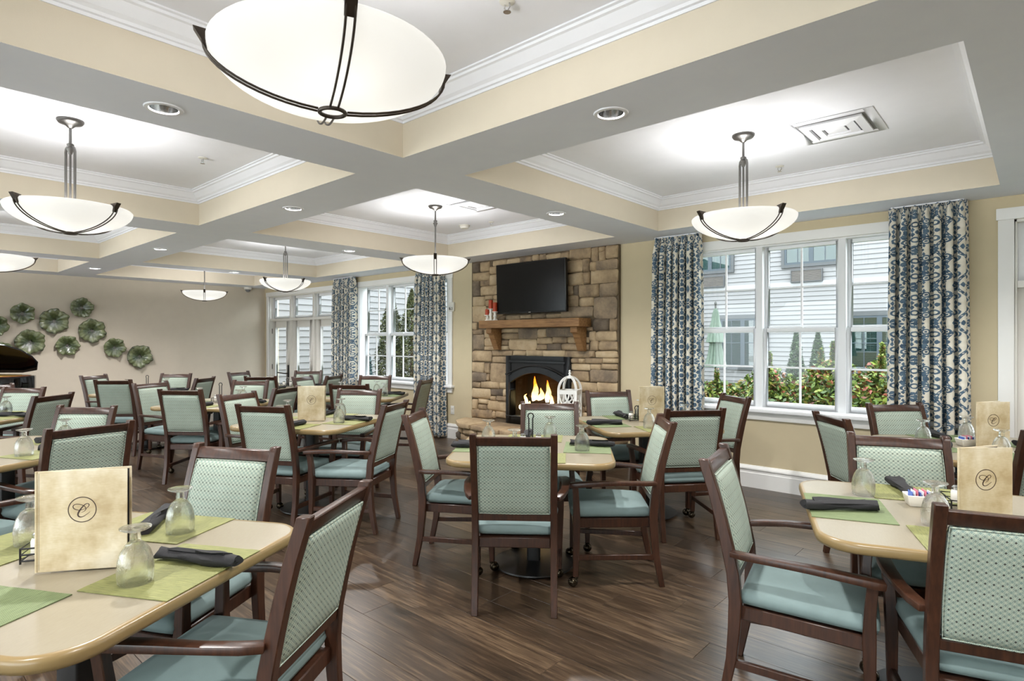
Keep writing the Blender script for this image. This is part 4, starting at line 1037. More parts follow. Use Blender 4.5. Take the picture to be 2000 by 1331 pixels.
def build_chair(label):
    t_ = thing('dining_chair', label, 'chair', (0, 0, 0), 0, 'teal dining armchairs')
    zs = [0.0, 0.09, 0.18, 0.30, 0.40, 0.50, 0.60, 0.70, 0.80, 0.90, 0.922]
    for s in (-1, 1):
        rs = []
        for z in zs:
            d_ = 0.030 + 0.016 * min(1, z / 0.35); d_ -= 0.008 * max(0, (z - 0.5) / 0.42); wd = 0.034
            y = post_y(min(z, 0.92)); rs.append([(s * 0.199 - wd / 2, y - d_ / 2, z), (s * 0.199 + wd / 2, y - d_ / 2, z), (s * 0.199 + wd / 2, y + d_ / 2, z), (s * 0.199 - wd / 2, y + d_ / 2, z)])
        obj('back_post', MB().rings(rs), 'chair_wood', t_, bevel=0.003, seg=1)
        lg = []
        for z, y, x, d_ in ((0.058, 0.222, 0.236, 0.030), (0.25, 0.218, 0.238, 0.036), (0.37, 0.216, 0.240, 0.042), (0.47, 0.218, 0.246, 0.036), (0.572, 0.226, 0.258, 0.034)):
            lg.append([(s * x - d_ / 2, y - d_ / 2, z), (s * x + d_ / 2, y - d_ / 2, z), (s * x + d_ / 2, y + d_ / 2, z), (s * x - d_ / 2, y + d_ / 2, z)])
        l_ = obj('front_leg', MB().rings(lg), 'chair_wood', t_, bevel=0.003, seg=1)
        c_ = MB().lathe([(0.010, 0.062), (0.016, 0.056), (0.015, 0.048)], 10, (s * 0.236, 0.222, 0))
        c_.lathe([(0.004, 0.002), (0.016, 0.006), (0.0265, 0.018), (0.0285, 0.029), (0.0255, 0.042), (0.014, 0.053)], 12, (s * 0.236, 0.236, 0))
        obj('caster', c_, 'caster_brass', l_, smooth=True)
        ap = []
        for x, y, z in ((0.214, post_y(0.57) + 0.012, 0.580), (0.236, -0.17, 0.583), (0.258, -0.08, 0.588), (0.270, 0.04, 0.590), (0.270, 0.15, 0.584), (0.262, 0.235, 0.576), (0.258, 0.262, 0.573)):
            ap.append((s * x, y, z))
        obj('armrest', MB().tube(ap, [0.9, 0.95, 0.9, 1.0, 1.05, 1.1, 1.0], flat=(0.044, 0.024)), 'chair_wood', t_, bevel=0.004, seg=2)
        obj('stretcher', MB().tube([(s * 0.201, post_y(0.165), 0.165), (s * 0.236, 0.215, 0.165)], 1, flat=(0.020, 0.030)), 'chair_wood', t_, bevel=0.003, seg=1)
    def rail(name, z0, z1, th, hx):
        rs = []
        for x in (-hx, hx): rs.append([(x, post_y(z0) - th / 2, z0), (x, post_y(z0) + th / 2, z0), (x, post_y(z1) + th / 2, z1), (x, post_y(z1) - th / 2, z1)])
        obj(name, MB().rings(rs), 'chair_wood', t_, bevel=0.003, seg=1)
    rail('top_rail', 0.862, 0.906, 0.030, 0.184)
    rail('lower_rail', 0.468, 0.503, 0.030, 0.184)
    # upholstered back: pillow in (x, z) bent to the rake
    pm = weld(pillow(0.181, 0.181, 0.503, 0.862, -0.026, 0.030, 10, 12, 5.0, 0.006))
    pm.v = [(x, post_y(min(max(z, 0.0), 0.92)) + d, z) for x, z, d in pm.v]
    pad = obj('back_pad', pm, 'trellis_fabric', t_, smooth=True, ang=180)
    pp = MB()
    for sgn in (-1, 1):
        loop = [(x, post_y(z) + (0.019 if sgn > 0 else -0.017), z) for x, z in ((-.176, .508), (0, .506), (.176, .508), (.178, .60), (.178, .68), (.178, .77), (.176, .857), (0, .859), (-.176, .857), (-.178, .77), (-.178, .68), (-.178, .60))]
        pp.tube(loop, 0.0032, 5, closed=True)
    obj('piping', pp, 'trellis_fabric', pad, smooth=True)
    sfm = MB().prism([(-0.182, -0.214), (0.182, -0.214), (0.226, 0.235), (-0.226, 0.235)], 0.325, 0.378)
    obj('seat_frame', sfm, 'chair_wood', t_, bevel=0.004, seg=1)
    cu = weld(pillow(0.196, 0.236, -0.205, 0.252, 0.372, 0.452, 12, 12, 3.2, 0.012))
    # notch the rear corners round the posts
    obj('seat_cushion', cu, 'teal_seat', t_, smooth=True, ang=180)
    return t_

# chairs: (back-top midpoint measured, facing angle in degrees, side word, table)
KZ = 0.968
TNAME = {'T1': 'the menu table nearest the camera', 'T2': 'the table behind the nearest menu', 'T3': 'the table before the piano', 'T4': 'the table with the sugar caddy',
         'T5': 'the table below the green plates', 'T6': 'the menu table in mid-room', 'T7': 'the table by the glazed doors', 'T8': 'the table by the far window',
         'T9': 'the table before the fireplace', 'T10': 'the menu table beside the hearth', 'T11': 'the table by the white door', 'T12': 'the lower right menu table'}
CH = [('T1', -1.586, 0.988, 213.1, 'right'),
      ('T1', -2.718, 1.166, -63.4, 'far'),
      ('T2', -3.996, 0.905, 189.9, 'right'),
      ('T2', -5.194, 1.15, -51.7, 'far'),
      ('T2', -3.944, 0.029, 115.4, 'near'),
      ('T3', -6.516, 1.197, 220.5, 'right'),
      ('T3', -7.765, 1.182, -49.7, 'far'),
      ('T3', -8.515, 0.989, 9.8, 'left'),
      ('T4', -6.252, 2.134, 128.1, 'near'),
      ('T4', -7.564, 2.271, 23.6, 'left'),
      ('T4', -7.08, 3.207, -52.8, 'far'),
      ('T4', -5.738, 2.968, 209.9, 'right'),
      ('T5', -8.402, 2.116, 135.0, 'near'),
      ('T5', -9.777, 2.233, 35.0, 'left'),
      ('T5', -9.358, 3.15, -48.0, 'far'),
      ('T5', -8.033, 3.047, 220.0, 'right'),
      ('T6', -4.286, 2.023, 119.4, 'near'),
      ('T6', -5.459, 2.342, 22.2, 'left'),
      ('T6', -4.99, 3.335, -55.6, 'far'),
      ('T6', -3.678, 2.782, 209.4, 'right'),
      ('T7', -7.78, 3.649, 129.5, 'near'),
      ('T7', -9.157, 3.95, 26.0, 'left'),
      ('T7', -8.667, 4.845, -51.0, 'far'),
      ('T7', -7.253, 4.442, 211.1, 'right'),
      ('T8', -5.639, 3.629, 127.8, 'near'),
      ('T8', -7.346, 4.013, 28.0, 'left'),
      ('T8', -6.801, 4.798, -51.9, 'far'),
      ('T8', -5.631, 4.722, 210.9, 'right'),
      ('T9', -1.979, 2.225, 128.6, 'near'),
      ('T9', -3.131, 2.512, 35.1, 'left'),
      ('T9', -2.831, 3.604, -50.7, 'far'),
      ('T9', -1.705, 3.336, 218.3, 'right'),
      ('T10', -3.068, 4.804, -37.6, 'far'),
      ('T10', -1.791, 3.93, 140.0, 'near'),
      ('T10', -1.971, 5.134, 231.6, 'right'),
      ('T11', -0.997, 4.16, 38.4, 'left'),
      ('T11', -0.825, 5.286, -43.2, 'far'),
      ('T11', 0.117, 4.251, 125.1, 'near'),
      ('T12', -0.539, 3.525, -68.3, 'far'),
      ('T12', -1.042, 2.470, 12.0, 'left'),
      ('T12', -0.018, 2.165, 107.0, 'near')]
SIDE = {'near': 'with its back to the camera at', 'far': 'facing the camera across', 'left': 'on the piano-wall side of', 'right': 'on the door side of'}
c0 = build_chair('x'); remember(c0)
for i, (tb, mx_, my_, fa, sd_) in enumerate(CH):
    n_ = Vector((math.cos(R(fa)), math.sin(R(fa)))); M_ = Vector((mx_, my_)) * KZ; og = M_ + n_ * 0.330
    lb = 'teal dining armchair ' + SIDE[sd_] + ' ' + TNAME[tb]
    if i == 0: q = c0; q.location = (og.x, og.y, 0); q.rotation_euler = (0, 0, R(fa - 90)); q['label'] = lb
    else: dup(c0, (og.x, og.y, 0), R(fa - 90), lb)

# ------------------------------------------------------------------ tables
TT = 0.72; TS = 0.475
def rsq(s, r_, n=6):
    pts = []
    for cx, cy, a0 in ((s - r_, s - r_, 0), (-s + r_, s - r_, 90), (-s + r_, -s + r_, 180), (s - r_, -s + r_, 270)):
        pts += [(cx + r_ * math.cos(R(a0 + 90 * k / n)), cy + r_ * math.sin(R(a0 + 90 * k / n))) for k in range(n + 1)]
    return pts
def build_table(label):
    t_ = thing('dining_table', label, 'table', (0, 0, 0), 0, 'square dining tables')
    obj('tabletop', MB().prism(rsq(TS - 0.014, 0.115, 8), TT - 0.034, TT), 'laminate', t_)
    prof = [(-0.016, TT + 0.0006), (-0.008, TT + 0.0006), (-0.002, TT - 0.004), (0.0, TT - 0.012), (0.0, TT - 0.024), (-0.003, TT - 0.033), (-0.010, TT - 0.037), (-0.03, TT - 0.037)]
    e_ = MB(); e_.rings([[(x, y, z) for x, y in rsq(TS + d, 0.13 + d, 8)] for d, z in prof], caps=False)
    obj('edge_band', e_, 'gold_edge', t_, smooth=True, ang=60)
    obj('column', MB().prism(rsq(0.040, 0.012, 3), 0.028, TT - 0.05), 'black_base', t_, smooth=True)
    obj('support_plate', MB().box(-0.30, -0.03, TT - 0.055, 0.30, 0.03, TT - 0.035).box(-0.03, -0.30, TT - 0.055, 0.03, 0.30, TT - 0.035), 'black_base', t_)
    obj('base_disc', MB().lathe([(0.245, 0.008), (0.250, 0.012), (0.248, 0.020), (0.12, 0.030), (0.055, 0.034)], 40), 'black_base', t_, smooth=True)
    for k in range(4): obj('glide', MB().lathe([(0.014, 0.0), (0.014, 0.010)], 8, (0.20 * math.cos(PI / 4 + k * PI / 2), 0.20 * math.sin(PI / 4 + k * PI / 2), 0)), 'black_iron', t_)
    return t_
TB = {'T1': (-2.134, 0.45, 29.0), 'T2': (-4.629, 0.61, 25.7), 'T3': (-6.84, 0.647, 40.0), 'T4': (-6.456, 2.581, 33.0), 'T5': (-8.61, 2.54, 42.0), 'T6': (-4.471, 2.533, 28.0), 'T7': (-7.963, 4.115, 38.0), 'T8': (-6.069, 4.091, 38.0), 'T9': (-2.329, 2.808, 36.0), 'T10': (-2.359, 4.239, 52.0), 'T11': (-0.261, 4.649, 36.0), 'T12': (-0.260, 2.740, 20.0)}
TL = {'T1': 'square beige table with the large menu, nearest the camera', 'T2': 'square beige table cut by the frame behind the nearest menu', 'T3': 'square table in front of the piano', 'T4': 'square beige table carrying the white sugar caddy',
      'T5': 'square table below the green wall plates', 'T6': 'square beige table with a menu in the middle of the room', 'T7': 'square table near the glazed corner doors', 'T8': 'square table near the far curtained window',
      'T9': 'square beige table in front of the stone fireplace', 'T10': 'square table with a menu beside the hearth and curtain', 'T11': 'square table with a menu beside the white door casing', 'T12': 'square greyish table with a menu at the lower right'}
t0 = build_table('x'); remember(t0)
for i, (k, (x, y, a)) in enumerate(TB.items()):
    if i == 0: t0.location = (x, y, 0); t0.rotation_euler = (0, 0, R(a)); t0['label'] = TL[k]
    else: dup(t0, (x, y, 0), R(a), TL[k])
def on(tb, u, v):
    x, y, a = TB[tb]; c, s = math.cos(R(a)), math.sin(R(a)); return x + u * c - v * s, y + u * s + v * c

# ------------------------------------------------------------------ place settings
pm_l = MB(); n = 8
pmv = []
def mat_mesh(name, seed, mat):
    rr = random.Random(seed); mb = MB(); nx, ny = 10, 14
    for z in (0.0016, 0.0):
        for k in range(ny + 1):
            for i in range(nx + 1):
                e = 0.0012 * rr.random() if z else 0
                mb.v.append((-0.140 + 0.28 * i / nx + (rr.uniform(-.0015, .0015) if k in (0, ny) else 0), -0.185 + 0.37 * k / ny, z + e))
    w_ = nx + 1; n_ = w_ * (ny + 1)
    for k in range(ny):
        for i in range(nx):
            q = (k * w_ + i, k * w_ + i + 1, (k + 1) * w_ + i + 1, (k + 1) * w_ + i); mb.f.append(q); mb.f.append(tuple(j + n_ for j in q[::-1]))
    bd = [i for i in range(w_)] + [k * w_ + nx for k in range(1, ny + 1)] + [ny * w_ + i for i in range(nx - 1, -1, -1)] + [k * w_ for k in range(ny - 1, 0, -1)]
    for i in range(len(bd)): a, b = bd[i], bd[(i + 1) % len(bd)]; mb.f.append((b, a, a + n_, b + n_))
    me = mesh_of(name, mb); me.materials.append(MATS[mat]); return me
MM = {'lime': mat_mesh('placemat', 1, 'placemat_lime'), 'green': mat_mesh('placemat', 2, 'placemat_green')}
# napkin: flattened cloth roll with creases, lies along X
def napkin_mesh(seed):
    rr = random.Random(seed); rs = []; nl, na = 14, 18
    for i in range(nl + 1):
        f_ = i / nl; x = -0.135 + 0.27 * f_; ring = []
        e = 0.85 + 0.15 * math.sin(f_ * 7 + seed) + (0.08 if 0.6 < f_ < 0.8 else 0)
        for k in range(na):
            th = 2 * PI * k / na
            rad = 1 + 0.07 * math.sin(3 * th + f_ * 5 + seed) + 0.05 * math.sin(5 * th - f_ * 9) + rr.uniform(-0.02, 0.02)
            ring.append((x + 0.006 * math.sin(2 * th + seed), 0.030 * e * rad * math.cos(th), max(0.0012, 0.0185 + 0.0185 * e * rad * math.sin(th))))
        rs.append(ring)
    mb = MB(); mb.rings(rs, caps=False)
    for end, sg in ((rs[0], 1), (rs[-1], -1)):
        cx = sum(q[0] for q in end) / na
        for sc_, dx in ((0.7, 0.012), (0.45, 0.004), (0.2, 0.02)):
            pass
        inner = [(q[0] + sg * 0.018, q[1] * 0.6, 0.0185 + (q[2] - 0.0185) * 0.55) for q in end]
        core = [(q[0] + sg * 0.002, q[1] * 0.35, 0.0185 + (q[2] - 0.0185) * 0.32) for q in end]
        mb.rings([end, inner, core], caps=True)
    me = mesh_of('napkin', mb, smooth=True, ang=50); me.materials.append(MATS['black_cloth']); return me
NM = [napkin_mesh(s) for s in (1, 2, 3)]
fm = [mesh_of('napkin_flap', MB().rings([[(-0.10 + 0.20 * i / 6, -0.012 + 0.012 * math.sin(i), 0.0385 + 0.001 * i), (-0.10 + 0.20 * i / 6, 0.024, 0.030), (-0.10 + 0.20 * i / 6, 0.024, 0.027), (-0.10 + 0.20 * i / 6, -0.012, 0.034)] for i in range(7)]), smooth=True)]
fm[0].materials.append(MATS['black_cloth'])
# goblet, upside down on its rim
GB = [(0.0415, 0.0), (0.0425, 0.002), (0.0445, 0.02), (0.0450, 0.040), (0.0425, 0.062), (0.036, 0.085), (0.026, 0.102), (0.014, 0.112)]
def goblet_proto():
    g_ = thing('goblet', 'x', 'goblet', (0, 0, 0), 0, 'upturned clear goblets')
    prof = GB + [(0.010, 0.108), (0.023, 0.099), (0.033, 0.083), (0.0395, 0.061), (0.0422, 0.040), (0.0418, 0.02), (0.0400, 0.0)]
    b_ = MB(); b_.lathe(prof, 24, caps=False); obj('bowl', b_, 'goblet_glass', g_, smooth=True, ang=180)
    obj('stem', MB().lathe([(0.014, 0.110), (0.0125, 0.116), (0.0135, 0.124), (0.0115, 0.132), (0.014, 0.138)], 16), 'goblet_glass', g_, smooth=True, ang=180)
    obj('foot', MB().lathe([(0.014, 0.136), (0.030, 0.142), (0.0385, 0.147), (0.0385, 0.150), (0.03, 0.1495), (0.004, 0.147)], 24), 'goblet_glass', g_, smooth=True, ang=180)
    return g_
gp = goblet_proto(); remember(gp); gfirst = [True]
PLACE = {'near': 'near', 'far': 'far', 'left': 'piano-wall side', 'right': 'door side'}
# which photo side each quarter turn of the table is on
def setting(tb, q, side, mat='lime', gob=True, nap=True, jit=0.0, nang=0.0, noff=(0.0, 0.0), goff=(0.0, 0.0)):
    """q = quarter turns from the table's +x side"""
    x, y, a = TB[tb]; c, s = (1, 0, -1, 0)[q], (0, 1, 0, -1)[q]
    rt = lambda u, v: (u * c - v * s, u * s + v * c)
    az = R(a + 90 * q) + jit
    wx, wy = on(tb, *rt(0.330, 0.015))
    m_ = obj('placemat', MM[mat], None, loc=(wx, wy, TT + 0.001), rot=(0, 0, az))
    where = PLACE[side] + ' place of ' + TNAME[tb]
    tag(m_, ('lime' if mat == 'lime' else 'green') + ' woven placemat at the ' + where, 'placemat', 'woven green placemats')
    if nap:
        wx, wy = on(tb, *rt(0.36 + noff[0], 0.065 + noff[1]))
        n_ = thing('napkin', 'rolled black napkin at the ' + where, 'napkin', (wx, wy, TT + 0.0036), az + nang + rnd.uniform(-.15, .15), 'rolled black napkins')
        obj('roll', NM[rnd.randrange(3)], None, n_); obj('flap', fm[0], None, n_)
    if gob:
        wx, wy = on(tb, *rt(0.295 + goff[0], -0.09 + goff[1])); lb = 'upturned clear goblet at the ' + where
        if gfirst[0]: gfirst[0] = False; gp.location = (wx, wy, TT + 0.0036); gp['label'] = lb
        else: dup(gp, (wx, wy, TT + 0.0036), rnd.uniform(0, 6), lb)
# rotation convention: table angle a; q=0 door side, 1 far, 2 piano side, 3 near
setting('T1', 0, 'right'); setting('T1', 1, 'far', noff=(-.02, -.18) if False else (0, 0), nang=0.5); setting('T1', 2, 'left', nap=False); setting('T1', 3, 'near', 'green', gob=False, nap=False)
for tb in ('T9', 'T6', 'T4', 'T8', 'T7', 'T5'):
    for q, sd_ in ((0, 'right'), (1, 'far'), (2, 'left'), (3, 'near')):
        setting(tb, q, sd_, 'lime' if tb in ('T6',) or q in (1, 3) else 'green', jit=rnd.uniform(-.04, .04))
setting('T10', 0, 'right', 'green'); setting('T10', 1, 'far', 'green'); setting('T10', 2, 'left', 'green', gob=False); setting('T10', 3, 'near', 'lime')
setting('T11', 1, 'far', 'green'); setting('T11', 2, 'left', 'green'); setting('T11', 0, 'right', 'green'); setting('T11', 3, 'near', 'green')
setting('T12', 2, 'left', 'green', nang=0.25, goff=(-.06, -.14)); setting('T12', 1, 'far', 'lime', gob=False); setting('T12', 3, 'near', 'lime', goff=(-.15, 0.02))
setting('T2', 0, 'right'); setting('T2', 1, 'far'); setting('T3', 0, 'right'); setting('T3', 1, 'far')

# ------------------------------------------------------------------ menus with the monogram
def ribbon(mb, pts, wds, y, sx, sy, cx, cz, sub=6):
    """flat stroke in the x-z plane, smooth through pts (Catmull-Rom)"""
    P_ = [Vector((p_[0], p_[1])) for p_ in pts]; P_ = [P_[0] * 2 - P_[1]] + P_ + [P_[-1] * 2 - P_[-2]]; W = [wds[0]] + list(wds) + [wds[-1]]
    out = []
    for i in range(1, len(P_) - 2):
        for k in range(sub + (1 if i == len(P_) - 3 else 0)):
            t_ = k / sub; a, b, c, d = P_[i - 1], P_[i], P_[i + 1], P_[i + 2]
            q = 0.5 * ((2 * b) + (c - a) * t_ + (2 * a - 5 * b + 4 * c - d) * t_ ** 2 + (3 * b - a - 3 * c + d) * t_ ** 3)
            out.append((q, W[i] * (1 - t_) + W[i + 1] * t_))
    rs = []
    for i, (q, wd) in enumerate(out):
        d = out[min(i + 1, len(out) - 1)][0] - out[max(i - 1, 0)][0]; d.normalize(); nn = Vector((-d.y, d.x)) * wd
        A, B = q + nn, q - nn
        rs.append([(cx + A.x * sx, y, cz + A.y * sy), (cx + B.x * sx, y, cz + B.y * sy), (cx + B.x * sx, y - 0.0007, cz + B.y * sy), (cx + A.x * sx, y - 0.0007, cz + A.y * sy)])
    mb.rings(rs)
C1 = [(.28, .08), (.42, .20), (.50, .36), (.40, .48), (.22, .42), (0, .2), (-.22, -.12), (-.32, -.4), (-.22, -.58), (0, -.6), (.25, -.46), (.56, -.22)]
W1 = [.012, .02, .025, .022, .03, .045, .06, .055, .045, .03, .022, .012]
C2 = [(-.06, -.24), (.12, -.16), (.26, .02), (.18, .24), (-.08, .40), (-.42, .46), (-.66, .34), (-.62, .12), (-.34, -.02), (.02, -.02), (.3, .12)]
W2 = [.012, .016, .022, .02, .02, .024, .03, .03, .022, .018, .012]
def build_menu(label, loc, rz, w_=0.215, h_=0.283, spread=16):
    t_ = thing('menu', label, 'menu', loc, rz, 'standing parchment menus')
    # front cover stands along +x from the spine at the origin, faces -y
    tilt = R(0)
    f_ = obj('front_cover', MB().box(0, -0.0015, 0, w_, 0.0015, h_), 'parchment', t_, bevel=0.001, seg=1)
    e_ = MB(); cx, cz, r_ = w_ * 0.50, h_ * 0.605, 0.0355
    e_.rings([[(cx + rr * math.cos(k * PI / 24), yy, cz + rr * math.sin(k * PI / 24)) for k in range(48)] for rr, yy in ((r_ - 0.0011, -0.0014), (r_ - 0.0011, -0.0022), (r_ + 0.0011, -0.0022), (r_ + 0.0011, -0.0014))], closed=True)
    ribbon(e_, C1, W1, -0.0014, r_ * 0.98, r_ * 0.98, cx, cz); ribbon(e_, C2, W2, -0.0014, r_ * 0.98, r_ * 0.98, cx, cz)
    obj('monogram', e_, 'emblem_brown', f_)
    b_ = obj('back_cover', MB().box(0, -0.0015, 0, w_, 0.0015, h_), 'parchment', t_, bevel=0.001, seg=1, rot=(0, 0, R(spread)))
    obj('lining', MB().box(0.006, -0.0026, 0.006, w_ - 0.006, -0.0014, h_ - 0.006), 'black_cloth', b_)
    obj('page', MB().box(0.004, -0.0005, 0.004, w_ - 0.012, 0.0005, h_ - 0.008), 'page_white', t_, rot=(0, 0, R(spread * 0.45)))
    obj('spine', MB().lathe([(0.004, 0), (0.004, h_)], 10), 'parchment', t_, smooth=True)
    return t_
def menu_at(tb, u, v, wrot, label, **k):
    x, y = on(tb, u, v); return build_menu(label, (x, y, TT + 0.004), R(wrot), **k)
menu_at('T1', -0.03, -0.10, 53, 'large parchment menu with script C standing nearest the camera', w_=0.232, h_=0.285, spread=9)
menu_at('T6', -0.08, -0.08, 44, 'parchment menu with script C on the mid-room table')
menu_at('T10', -0.03, 0.04, 52, 'parchment menu with script C beside the near curtain and hearth')
menu_at('T11', -0.082, -0.075, 46, 'parchment menu with script C in front of the white door')
menu_at('T12', -0.012, -0.182, 43, 'parchment menu with script C on the lower right table', w_=0.19)

# condiment caddies
def caddy(tb, u, v, rz, label, tall=True, white=True):
    x, y = on(tb, u, v)
    t_ = thing('condiment_caddy', label, 'caddy', (x, y, TT), R(rz), 'black wire condiment caddies')
    fr_ = MB()
    for z in (0.012, 0.030, 0.048):
        fr_.tube([(sx * 0.075, sy * 0.05, z) for sx, sy in ((-1, -1), (1, -1), (1, 1), (-1, 1))], 0.0028, 6, closed=True)
    for sx in (-1, 0, 1):
        for sy in (-1, 1): fr_.tube([(sx * 0.075, sy * 0.05, 0.0035), (sx * 0.075, sy * 0.05, 0.05)], 0.0028, 6)
    for sx in (-0.5, 0, 0.5): fr_.tube([(sx * 0.15, -0.05, 0.012), (sx * 0.15, 0.05, 0.012)], 0.0024, 6)
    obj('rack', fr_, 'black_iron', t_, smooth=True)
    h_ = 0.205 if tall else 0.12
    hd = MB(); hd.tube([(-0.012, 0, 0.012), (-0.012, 0, h_ - 0.03), (-0.018, 0, h_ - 0.015), (-0.012, 0, h_), (0, 0, h_ + 0.004), (0.012, 0, h_), (0.018, 0, h_ - 0.015), (0.012, 0, h_ - 0.03), (0.012, 0, 0.012)], 0.0042, 7)
    obj('handle', hd, 'black_iron', t_, smooth=True)
    for k, (dx, mt) in enumerate(((-0.048, 'ceramic'), (0.048, 'ceramic'))):
        nm = ('salt_shaker', 'pepper_shaker')[k]
        px, py = x + dx * math.cos(R(rz)), y + dx * math.sin(R(rz))
        s_ = thing(nm, ('white salt shaker' if k == 0 else 'white pepper shaker') + ' held in the caddy on ' + TNAME[tb], 'shaker', (px, py, TT + 0.016), 0, 'shakers in the caddies')
        obj('jar', MB().lathe([(0.018, 0), (0.020, 0.004), (0.020, 0.04), (0.016, 0.05)], 14), mt, s_, smooth=True)
        obj('cap', MB().lathe([(0.0165, 0.05), (0.0165, 0.060), (0.010, 0.066), (0.002, 0.067)], 14), 'chrome', s_, smooth=True)
caddy('T1', -0.10, 0.02, 60, 'black wire caddy half hidden behind the nearest menu', False)
caddy('T9', -0.02, 0.02, 40, 'black wire caddy with looped handle on the fireplace table')
caddy('T4', -0.02, 0.06, 40, 'black wire caddy with white jars on the mid-distance table')
caddy('T5', 0.0, 0.02, 40, 'tall ring handled caddy below the green plates')
caddy('T12', 0.08, 0.13, 110, 'black wire caddy with looped handle beside the lower right menu')
caddy('T10', -0.02, 0.12, 50, 'black wire caddy behind the hearthside menu', False)
caddy('T7', 0.0, 0.02, 40, 'black wire caddy on the table by the glazed doors', False)
def packet_dish(tb, u, v, rz, label):
    x, y = on(tb, u, v); t_ = thing('sugar_dish', label, 'dish', (x, y, TT + 0.0005), R(rz))
    rs = [[(sx * (0.048 + d), sy * (0.034 + d), z) for sx, sy in ((-1, -1), (1, -1), (1, 1), (-1, 1))] for d, z in ((-0.006, 0), (0.004, 0.045), (0.0, 0.045), (-0.010, 0.006))]
    obj('dish', MB().rings(rs), 'ceramic', t_, bevel=0.002, seg=1)
    for k in range(8):
        xx = -0.034 + k * 0.0095
        p_ = obj('sugar_packet', MB().box(xx, -0.024, 0.007, xx + 0.0022, 0.024, 0.056 + 0.004 * (k % 3)), ('packet_blue', 'page_white', 'packet_pink')[k % 3])
        p_.location = (x, y, TT + 0.0005); p_.rotation_euler = (0, 0, R(rz))
        tag(p_, ('blue', 'white', 'pink')[k % 3] + ' paper sugar packet in the ' + label, 'packet', 'packets in the ' + label)
packet_dish('T11', -0.06, 0.05, 40, 'white sugar dish by the door-side menu')
packet_dish('T12', -0.055, 0.13, 25, 'white sugar dish on the lower right table')

# ------------------------------------------------------------------ outdoors
gd = MB().box(-24, WY1 + 0.2, -0.25, 12, 24, -0.12)
struct('ground_courtyard', gd, 'lawn_green', 'green courtyard lawn beyond the windows', 'ground')
struct('ground_bounce', MB().box(-24, -16, -0.25, 12, WY0 - 0.2, -0.12), 'patio', 'unseen pale paving added to bounce daylight in the front windows', 'ground')  # added unseen ground, reflects daylight up through the front windows
EY = 20.9
we = struct('wall_courtyard', MB().box(-16, EY + 0.03, -0.2, 6, EY + 0.3, 7.2), 'siding', 'pale clapboard house wall across the courtyard', 'wall')
bw = 0.152
bm2 = mesh_of('siding_board', MB().rings([[(x, 0.03, 0.0), (x, -0.030, 0.0), (x, -0.002, bw), (x, 0.03, bw)] for x in (-11, 11)])); bm2.materials.append(MATS['siding'])
for k in range(48): obj('siding_board', bm2, None, we, loc=(-5, EY, -0.2 + k * bw))
obj('belt_course', MB().box(-16, EY - 0.06, 3.13, 6, EY, 3.32), 'belt_white', we, bevel=0.01)
ww = struct('wall_wing', MB().box(-13.3, WY1 + 0.2, -0.2, -13.03, EY, 5.6), 'siding', 'pale clapboard wing wall beyond the glazed doors', 'wall')
bm3 = mesh_of('siding_board', MB().rings([[(-0.03, y, 0.0), (0.030, y, 0.0), (0.002, y, bw), (-0.03, y, bw)] for y in (-7.6, 7.45)])); bm3.materials.append(MATS['siding'])
for k in range(38): obj('siding_board', bm3, None, ww, loc=(-13, 13.45, -0.2 + k * bw))
obj('corner_board', MB().box(-13.02, 12.0, -0.2, -12.95, 12.3, 5.6), 'grey_casing', ww)
def far_window(n, x0_, x1_, z0, z1, label, blinds=False):
    w_ = struct_root('window_%d' % n, label, 'window', (0, EY - 0.04, 0))
    obj('casing', frame_mb(x0_ - 0.10, x1_ + 0.10, z0 - 0.10, z1 + 0.14, -0.06, 0.02, .10, .10, .10, .14), 'grey_casing', w_)
    xm = (x0_ + x1_) / 2
    for a, b in ((x0_, xm), (xm, x1_)):
        s_ = obj('sash', frame_mb(a, b, z0, z1, -0.045, 0.0, .07, .07, .07, .07), 'blue_sash', w_)
        obj('pane', MB().box(a + .065, -0.025, z0 + .065, b - .065, -0.02, z1 - .065), 'teal_pane', s_)
        obj('muntin', MB().box((a + b) / 2 - .012, -0.035, z0 + .07, (a + b) / 2 + .012, -0.015, z1 - .07), 'blue_sash', s_)
        obj('muntin', MB().box(a + .07, -0.034, (z0 + z1) / 2 - .012, b - .07, -0.016, (z0 + z1) / 2 + .012), 'blue_sash', s_)
    obj('room_behind', MB().box(x0_, -0.004, z0, x1_, 0.0, z1), 'dark_room' if blinds else 'blind_slat', w_)
    if blinds:
        bl_ = MB(); z = z0 + 0.03
        while z < z1: bl_.box(x0_ + .03, -0.018, z, x1_ - .03, -0.008, z + 0.028); z += 0.052
        obj('blind', bl_, 'blind_slat', w_)
far_window(3, -6.37, -4.72, 3.90, 5.30, 'upper house window above the grey air unit, middle pane')
far_window(4, -9.72, -8.17, 3.90, 5.30, 'upper house window above the grey air unit, by curtain')
far_window(5, -8.55, -6.98, 0.45, 2.15, 'dark lower house window behind the green parasol', True)
far_window(6, -4.45, -2.80, 0.45, 2.15, 'lower house window with blinds behind the shrubs', True)
def ptac(x0_, x1_, label):
    t_ = thing('air_unit', label, 'air conditioner', ((x0_ + x1_) / 2, EY - 0.036, 3.30))
    h = (x1_ - x0_) / 2
    obj('sleeve', frame_mb(-h, h, 0, 0.41, -0.10, 0.0, .03, .03, .03, .03), 'grey_casing', t_)
    for k in range(12): obj('fin', MB().box(-h + .03, -0.085, 0.04 + k * 0.029, h - .03, -0.03, 0.055 + k * 0.029), 'ptac_grille', t_)
    obj('back', MB().box(-h + .03, -0.03, .03, h - .03, 0.0, .38), 'black_iron', t_)
ptac(-6.166, -5.20, 'grey grille air unit under the upper window, middle pane')
ptac(-9.36, -8.40, 'grey grille air unit under the upper window, by curtain')

